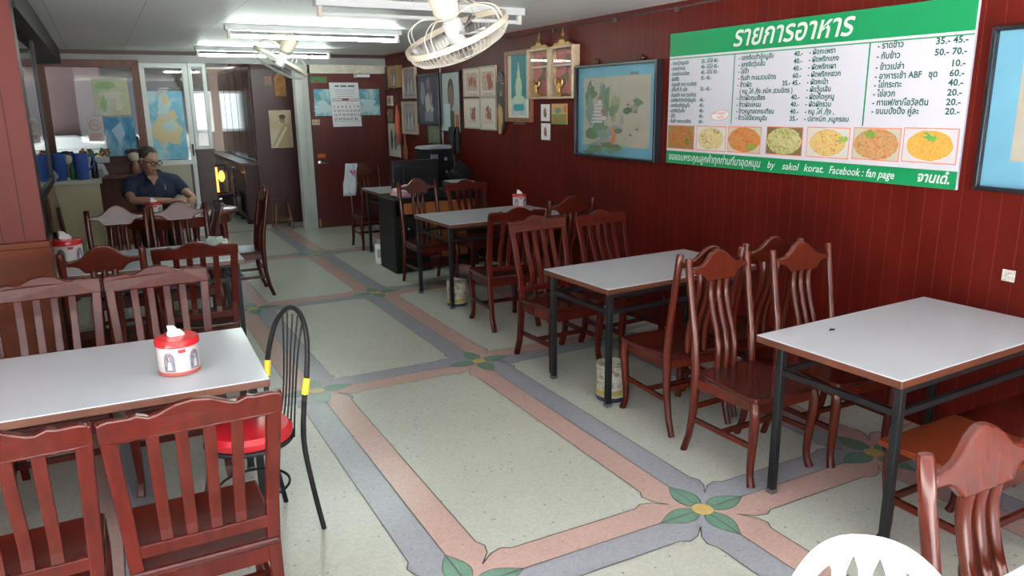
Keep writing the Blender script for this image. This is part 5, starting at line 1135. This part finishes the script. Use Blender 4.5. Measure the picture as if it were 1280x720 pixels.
# ---------------------------------------------------------------- fluorescent lights and fans
TUBE = mat('lit_tube', (.9, .95, .95), .5, emit=(.84, 1.0, .91), es=TUBE_STRENGTH)
HOUS = mat('white_fixture', (.50, .52, .53), .45)
def tube_light(label, xc, y, ln, lit=True):
    t = thing('fluorescent_light', label, 'ceiling light', (xc, y, CE), .02, 'fluorescent ceiling lights')
    bm = nb(); prism(bm, [(-.045, 0), (.045, 0), (.04, -.055), (-.04, -.055)], -ln/2, ln/2)
    bmesh.ops.transform(bm, matrix=Matrix.Rotation(R(90), 4, 'Z'), verts=bm.verts); obj('housing', bm, HOUS, t, bevel=.004)
    bm = nb(); sweep(bm, [(-ln/2+.05, -.0, -.105), (ln/2-.05, -.0, -.105)], .016, 10, up=(0, 1, 0)); obj('tube', bm, TUBE if lit else mat('unlit_tube', (.75, .76, .77), .3), t, smooth=True)
    for s in (-1, 1):
        bm = nb(); box(bm, (s*(ln/2-.035)-.015, -.02, -.125), (s*(ln/2-.035)+.015, .02, -.05)); obj('tube_holder', bm, CREAMPL2, t, bevel=.003)
tube_light('lit tube light nearer the middle of the ceiling, above the far fan', 1.965, 7.66, 1.70)
tube_light('lit tube light farthest back close to the grey beam', 2.02, 10.55, 1.72)
tube_light('unlit tube light partly hidden by the near fan', 2.27, 5.62, 1.68, False)

def fan(label, loc, axis, mount, r, mc, cage, guard):
    """ceiling-mounted oscillating fan; axis = where it blows"""
    t = thing('ceiling_fan', label, 'fan', (0, 0, 0), 0, 'caged ceiling fans')
    ax = Vector(axis).normalized(); ux = ax.cross(Vector((0, 0, 1))).normalized(); uy = ux.cross(ax)
    M_ = Matrix((ux, uy, ax)).transposed().to_4x4(); M_.translation = loc
    def place(bm): bmesh.ops.transform(bm, matrix=M_, verts=bm.verts)
    bm = nb(); sweep(bm, [(r*math.cos(a), r*math.sin(a), 0) for a in [2*PI*i/48 for i in range(48)]], 1, flat=(.03, .014), up=(0, 0, 1), closed=True); place(bm); rim_ = obj('cage_rim', bm, cage, t, smooth=True)
    bm = nb(); nw = 72
    for k in range(nw):
        a = 2*PI*k/nw; ca, sa = math.cos(a), math.sin(a)
        sweep(bm, [(rr*ca, rr*sa, zz) for rr, zz in ((r, .005), (r*.97, r*.16), (r*.86, r*.27), (r*.6, r*.36), (r*.2, r*.40))], .0016, 4, up=(-sa, ca, 0), cap=False)
    for rr, zz in ((r*.86, r*.27), (r*.55, r*.37)): sweep(bm, [(rr*math.cos(a), rr*math.sin(a), zz) for a in [2*PI*i/40 for i in range(40)]], .0022, 4, up=(0, 0, 1), closed=True)
    lathe(bm, [(r*.2, r*.40), (r*.2, r*.42), (.001, r*.425)], 20); place(bm); obj('front_grille', bm, guard, t)
    bm = nb()
    for k in range(4):
        a = 2*PI*k/4+.4; ca, sa = math.cos(a), math.sin(a)
        for da in (-.07, .07):
            ca, sa = math.cos(a+da), math.sin(a+da); sweep(bm, smooth_path([(r*ca, r*sa, 0), (r*.95*ca, r*.95*sa, -r*.28), (r*.6*ca, r*.6*sa, -r*.42), (r*.25*ca, r*.25*sa, -r*.36)], 4), .0035, 5, up=(-sa, ca, 0))
    place(bm); obj('rear_guard', bm, guard, t)
    bm = nb()
    for k in range(3):
        a0 = 2*PI*k/3; pts = []
        for i in range(9):
            u = i/8; rr = lerp(r*.18, r*.88, u); da = .52*math.sin(PI*min(1, u*.85+.15))
            pts.append((rr, a0-da, a0+da))
        for (r1, a1, b1), (r2, a2, b2) in zip(pts, pts[1:]): poly(bm, [(r1*math.cos(a1), r1*math.sin(a1), -.02), (r2*math.cos(a2), r2*math.sin(a2), -.02), (r2*math.cos(b2), r2*math.sin(b2), .03), (r1*math.cos(b1), r1*math.sin(b1), .03)])
    place(bm); bl = obj('blades', bm, GREYPL, t, smooth=True); bl.modifiers.new('thick', 'SOLIDIFY').thickness = .003
    bm = nb(); lathe(bm, [(.001, .06), (.05, .05), (.055, .0), (.055, -.07), (.04, -.085), (.001, -.085)], 20); place(bm); obj('hub', bm, mat('pale_grey_hub', (.66, .66, .66), .4), t, smooth=True)
    bm = nb(); lathe(bm, [(.02, -.07), (.065, -.10), (.075, -.14), (.075, -.24), (.06, -.28), (.001, -.285)], 24); place(bm); obj('motor_housing', bm, mc, t, smooth=True)
    jt = M_ @ Vector((0, 0, -.20)); bm = nb()
    sweep(bm, [jt, lerp(jt, Vector(mount), .45), Vector(mount) + Vector((0, 0, -.05))], [.055, .062, .075], 16, up=(1, 0, 0)); ell(bm, jt, (.07, .07, .07), 14); obj('stem', bm, mc, t, smooth=True)
    bm = nb(); lathe(bm, [(.12, 0), (.12, -.015), (.085, -.05), (.07, -.08)][::-1], 24, c=mount); obj('ceiling_cup', bm, mc, t, smooth=True)
    bm = nb(); ell(bm, jt + Vector((.07, -.05, .02)), (.014, .014, .014), 8); obj('pivot_screw', bm, mat('screw_dark', (.12, .11, .10), .4), t)
    return t
fwd = Vector(_f); rgt = Vector(_x2); upv = Vector(_u2)
VN = Vector((1.80, 4.02, .33)).normalized()
fan('large cream caged fan hanging near the top centre', (1.80, 4.02, 2.22), VN*.47 + (rgt*.38 - upv*.92)*.93, (1.70, 4.0, CE), .295, CREAMPL, CREAMPL, CREAMPL2)
VF = Vector((1.72, 8.3, .42)).normalized()
fan('small cream caged fan under the lit tube lights farther back', (1.72, 8.25, 2.29), VF*.06 + (rgt*-.42 - upv*.90), (1.755, 8.32, CE), .285, mat('beige_fan', (.36, .31, .25), .5), mat('beige_cage', (.42, .39, .30), .5), mat('grey_guard', (.33, .33, .32), .5))
bm = nb(); sweep(bm, smooth_path([(1.86, 4.0, 2.03), (1.855, 4.0, 1.98), (1.83, 3.99, 1.955)], 4), .0025, 5)
# ---------------------------------------------------------------- seated man
def capsule(bm, pts, rad, n=14):
    for (p, q, r1, r2) in zip(pts, pts[1:], rad, rad[1:]):
        p, q = Vector(p), Vector(q); d = q-p; s = max(2, int(d.length/.03))
        sweep(bm, [p.lerp(q, i/s) for i in range(s+1)], [lerp(r1, r2, i/s) for i in range(s+1)], n, up=(.3, .5, .81))
    for p, r_ in zip(pts, rad): ell(bm, p, (r_, r_, r_), 12)
def fused(name, bm, voxel, smooth_it, mats, parent, post=None):
    me = bpy.data.meshes.new(name+'_shape'); bm.to_mesh(me); bm.free()
    o = bpy.data.objects.new(name+'_shape', me); C.objects.link(o)
    rm = o.modifiers.new('r', 'REMESH'); rm.mode = 'VOXEL'; rm.voxel_size = voxel
    sm_ = o.modifiers.new('s', 'SMOOTH'); sm_.iterations = smooth_it; sm_.factor = .5
    m2 = bpy.data.meshes.new_from_object(o.evaluated_get(bpy.context.evaluated_depsgraph_get()))
    bpy.data.objects.remove(o); m2.name = name
    m2.materials.clear()
    for q in mats: m2.materials.append(q)
    for p in m2.polygons:
        p.use_smooth = True; p.material_index = 0
        if post: p.material_index = post(p.center)
    r_ = bpy.data.objects.new(name, m2); C.objects.link(r_); r_.parent = parent
    return r_
man = thing('person', 'man in a navy polo shirt and glasses seated behind the round table', 'person', (.47, 9.72, 0))
SKIN = mat('skin', (.52, .30, .21), .5); LIP = mat('lips', (.30, .12, .09), .5)
HC = Vector((-.015, -.10, 1.262)); HR = Matrix.Rotation(R(33), 3, 'Z') @ Matrix.Rotation(R(17), 3, 'X')
def hp(x, y, z): return HC + HR @ Vector((x, y, z))
bm = nb()
ell(bm, hp(0, .02, .045), (.088, .108, .105), 24, HR); ell(bm, hp(0, -.025, -.04), (.074, .080, .095), 20, HR); ell(bm, hp(0, -.062, -.105), (.040, .034, .032), 14, HR)
ell(bm, hp(0, -.115, -.03), (.018, .026, .018), 10, HR); capsule(bm, [hp(0, -.095, .02), hp(0, -.118, -.025)], [.010, .015], 8)
for s in (-1, 1):
    ell(bm, hp(s*.018, -.105, -.036), (.012, .014, .010), 8, HR); ell(bm, hp(s*.05, -.075, -.03), (.030, .026, .026), 10, HR)
    ell(bm, hp(s*.092, .02, -.01), (.014, .026, .038), 10, HR); ell(bm, hp(s*.036, -.088, .037), (.034, .016, .010), 8, HR)
ell(bm, hp(0, -.098, -.070), (.028, .014, .009), 10, HR); ell(bm, hp(0, -.095, -.083), (.024, .014, .009), 10, HR)
capsule(bm, [(0, .0, 1.02), (-.005, -.03, 1.10), hp(0, .03, -.05)], [.066, .060, .062])
capsule(bm, [(0, .02, .50), (0, .02, .72), (0, .0, .92)], [.15, .155, .15], 18)
capsule(bm, [(-.19, .02, 1.01), (0, .02, 1.0), (.19, .02, 1.01)], [.065, .07, .065])
elbR, wrR = Vector((-.24, -.24, .835)), Vector((.15, -.385, .825)); elbL, wrL = Vector((.36, -.15, .85)), Vector((.385, -.36, .835))
capsule(bm, [(-.225, .01, 1.01), (-.265, -.08, .90), elbR], [.062, .054, .044]); capsule(bm, [elbR, elbR.lerp(wrR, .35), wrR], [.044, .045, .030])
capsule(bm, [(.225, .01, 1.01), (.30, -.05, .91), elbL], [.062, .054, .044]); capsule(bm, [elbL, elbL.lerp(wrL, .4), wrL], [.044, .044, .030])
def hand(bm, w0, d, side, palm_n):
    d = Vector(d).normalized(); s = Vector(side).normalized(); n_ = Vector(palm_n).normalized()
    pc = w0 + d*.055
    ell(bm, pc, (1, 1, 1), 4)
    for v in bm.verts[-1:]: pass
    for k, off in enumerate((-.030, -.010, .010, .030)):
        base = w0 + d*.09 + s*off; ln = (.078, .088, .083, .066)[k]
        capsule(bm, [w0+d*.02+s*off*.6, base], [.015, .0135], 8)
        capsule(bm, [base, base+d*ln*.45-n_*.004, base+d*ln*.75-n_*.022, base+d*ln*.92-n_*.042], [.0115, .0105, .0095, .0085], 8)
    capsule(bm, [w0+d*.02-s*.02, w0+d*.055-s*.052-n_*.012, w0+d*.09-s*.056-n_*.024, w0+d*.112-s*.045-n_*.03], [.017, .0135, .0115, .009], 8)
def hand_clean(bm, *a):
    # palm ellipsoid is replaced by short metacarpal capsules that fuse into one palm
    d = Vector(a[1]).normalized(); w0 = a[0]; s = Vector(a[2]).normalized(); n_ = Vector(a[3]).normalized()
    for k, off in enumerate((-.030, -.010, .010, .030)):
        base = w0 + d*.09 + s*off; ln = (.078, .088, .083, .066)[k]
        capsule(bm, [w0+d*.005+s*off*.55, base], [.018, .0145], 8)
        capsule(bm, [base, base+d*ln*.45-n_*.004, base+d*ln*.75-n_*.020, base+d*ln*.92-n_*.036], [.0118, .0108, .0098, .0088], 8)
    capsule(bm, [w0+d*.015-s*.02, w0+d*.055-s*.052-n_*.010, w0+d*.09-s*.056-n_*.020, w0+d*.112-s*.045-n_*.024], [.018, .0140, .0118, .0095], 8)
hand_clean(bm, wrR, (1, -.22, .05), (-.2, -1, 0), (0, .1, 1))
hand_clean(bm, wrL, (-.25, -1, .02), (1, -.25, 0), (0, .1, 1))
for s in (-1, 1):
    capsule(bm, [(s*.10, 0, .53), (s*.13, -.42, .55)], [.092, .066]); capsule(bm, [(s*.13, -.42, .55), (s*.13, -.40, .30), (s*.13, -.36, .09)], [.064, .056, .040]); capsule(bm, [(s*.13, -.35, .05), (s*.14, -.53, .035)], [.042, .032])
lipc = hp(0, -.105, -.077)
body = fused('body', bm, .0075, 4, [SKIN, LIP], man, lambda c: 1 if (abs((HR.inverted() @ (c-HC)).z + .077) < .008 and abs((HR.inverted() @ (c-HC)).x) < .024 and (HR.inverted() @ (c-HC)).y < -.08) else 0)
bm = nb(); ell(bm, hp(0, .029, .053), (.0915, .110, .106), 24, HR)
for v in bm.verts:
    q = HR.inverted() @ (v.co-HC)
    if q.y < -.045 - .30*max(0, .09-abs(q.x)) or q.z < -.045 + .55*max(0, .03-q.y): v.co = HC + HR @ (Vector((0, .03, .04)) + (q-Vector((0, .03, .04)))*.86)
    else: v.co += HR @ Vector((0, 0, 0)) + (v.co-hp(0, .03, .05)).normalized()*.004*mn.noise(v.co*60)
obj('hair', bm, mat('greying_hair', (.035, .032, .03), .7, var=.5, vscale=(50, 50, 50), col2=(.10, .095, .09)), man, smooth=True)
bm = nb()
for s in (-1, 1):
    ctr = hp(s*.04, -.118, .006); k = 18
    sweep(bm, [ctr + HR @ Vector((.034*math.cos(2*PI*i/k)*(1.0), -.002-.01*abs(s*.3+math.cos(2*PI*i/k)*.2), .021*math.sin(2*PI*i/k))) for i in range(k)], .0042, 6, up=HR @ Vector((0, 1, 0)), closed=True)
    sweep(bm, [hp(s*.074, -.115, .012), hp(s*.094, -.04, .012), hp(s*.096, .03, .004)], .0038, 6)
sweep(bm, [hp(-.008, -.124, .012), hp(.008, -.124, .012)], .0035, 6); gls = obj('glasses', bm, mat('black_spectacles', (.012, .010, .010), .3), man, smooth=True)
bm = nb()
for s in (-1, 1): ell(bm, hp(s*.037, -.093, .008), (.012, .008, .005), 10, HR)
obj('eyes', bm, mat('eye_dark', (.05, .04, .035), .3), man, smooth=True)
SH = mat('navy_shirt', (.018, .028, .07), .8, var=.3, vscale=(16, 16, 16))
bm = nb()
capsule(bm, [(0, .02, .52), (0, .02, .72), (0, .0, .93)], [.17, .175, .165], 20)
ell(bm, (-.07, -.0, .90), (.19, .15, .13), 16); ell(bm, (.07, -.0, .90), (.19, .15, .13), 16); ell(bm, (0, .0, .74), (.21, .17, .2), 16)
capsule(bm, [(-.20, .01, 1.01), (-.05, .02, 1.055), (.05, .02, 1.055), (.20, .01, 1.01)], [.088, .082, .082, .088])
capsule(bm, [(-.225, .01, 1.0), (-.262, -.07, .905)], [.088, .080]); capsule(bm, [(.225, .01, 1.0), (.293, -.045, .92)], [.088, .080])
shirt = fused('polo_shirt', bm, .011, 4, [SH], man)
bm = nb()
for s in (-1, 1): sweep(bm, smooth_path([(s*.0, .085, 1.125), (s*.07, .05, 1.125), (s*.085, -.02, 1.10), (s*.06, -.09, 1.06), (s*.02, -.14, 1.0)], 5), 1, flat=[(.006, .05)]*21, up=(0, 1, .2))
obj('collar', bm, SH, shirt)
bm = nb(); poly(bm, [(-.045, -.158, 1.055), (.045, -.158, 1.055), (.06, -.11, 1.09), (-.06, -.11, 1.09)]); bm.faces.new([bm.verts.new(p_) for p_ in ((-.04, -.160, 1.06), (0, -.168, .985), (.04, -.160, 1.06))])
obj('open_neck', bm, SKIN, shirt)
bm = nb(); sweep(bm, [(.115, -.162, .93), (.11, -.168, .985)], .006, 8); obj('pen', bm, WHITEPL, shirt)
bm = nb()
for s in (-1, 1):
    capsule(bm, [(s*.10, .0, .53), (s*.13, -.43, .55)], [.112, .084]); capsule(bm, [(s*.13, -.42, .55), (s*.13, -.37, .12)], [.082, .065])
capsule(bm, [(-.06, .02, .54), (.06, .02, .54)], [.13, .13]); fused('trousers', bm, .014, 3, [mat('dark_trousers', (.03, .03, .035), .8)], man)
bpy.context.view_layer.update()
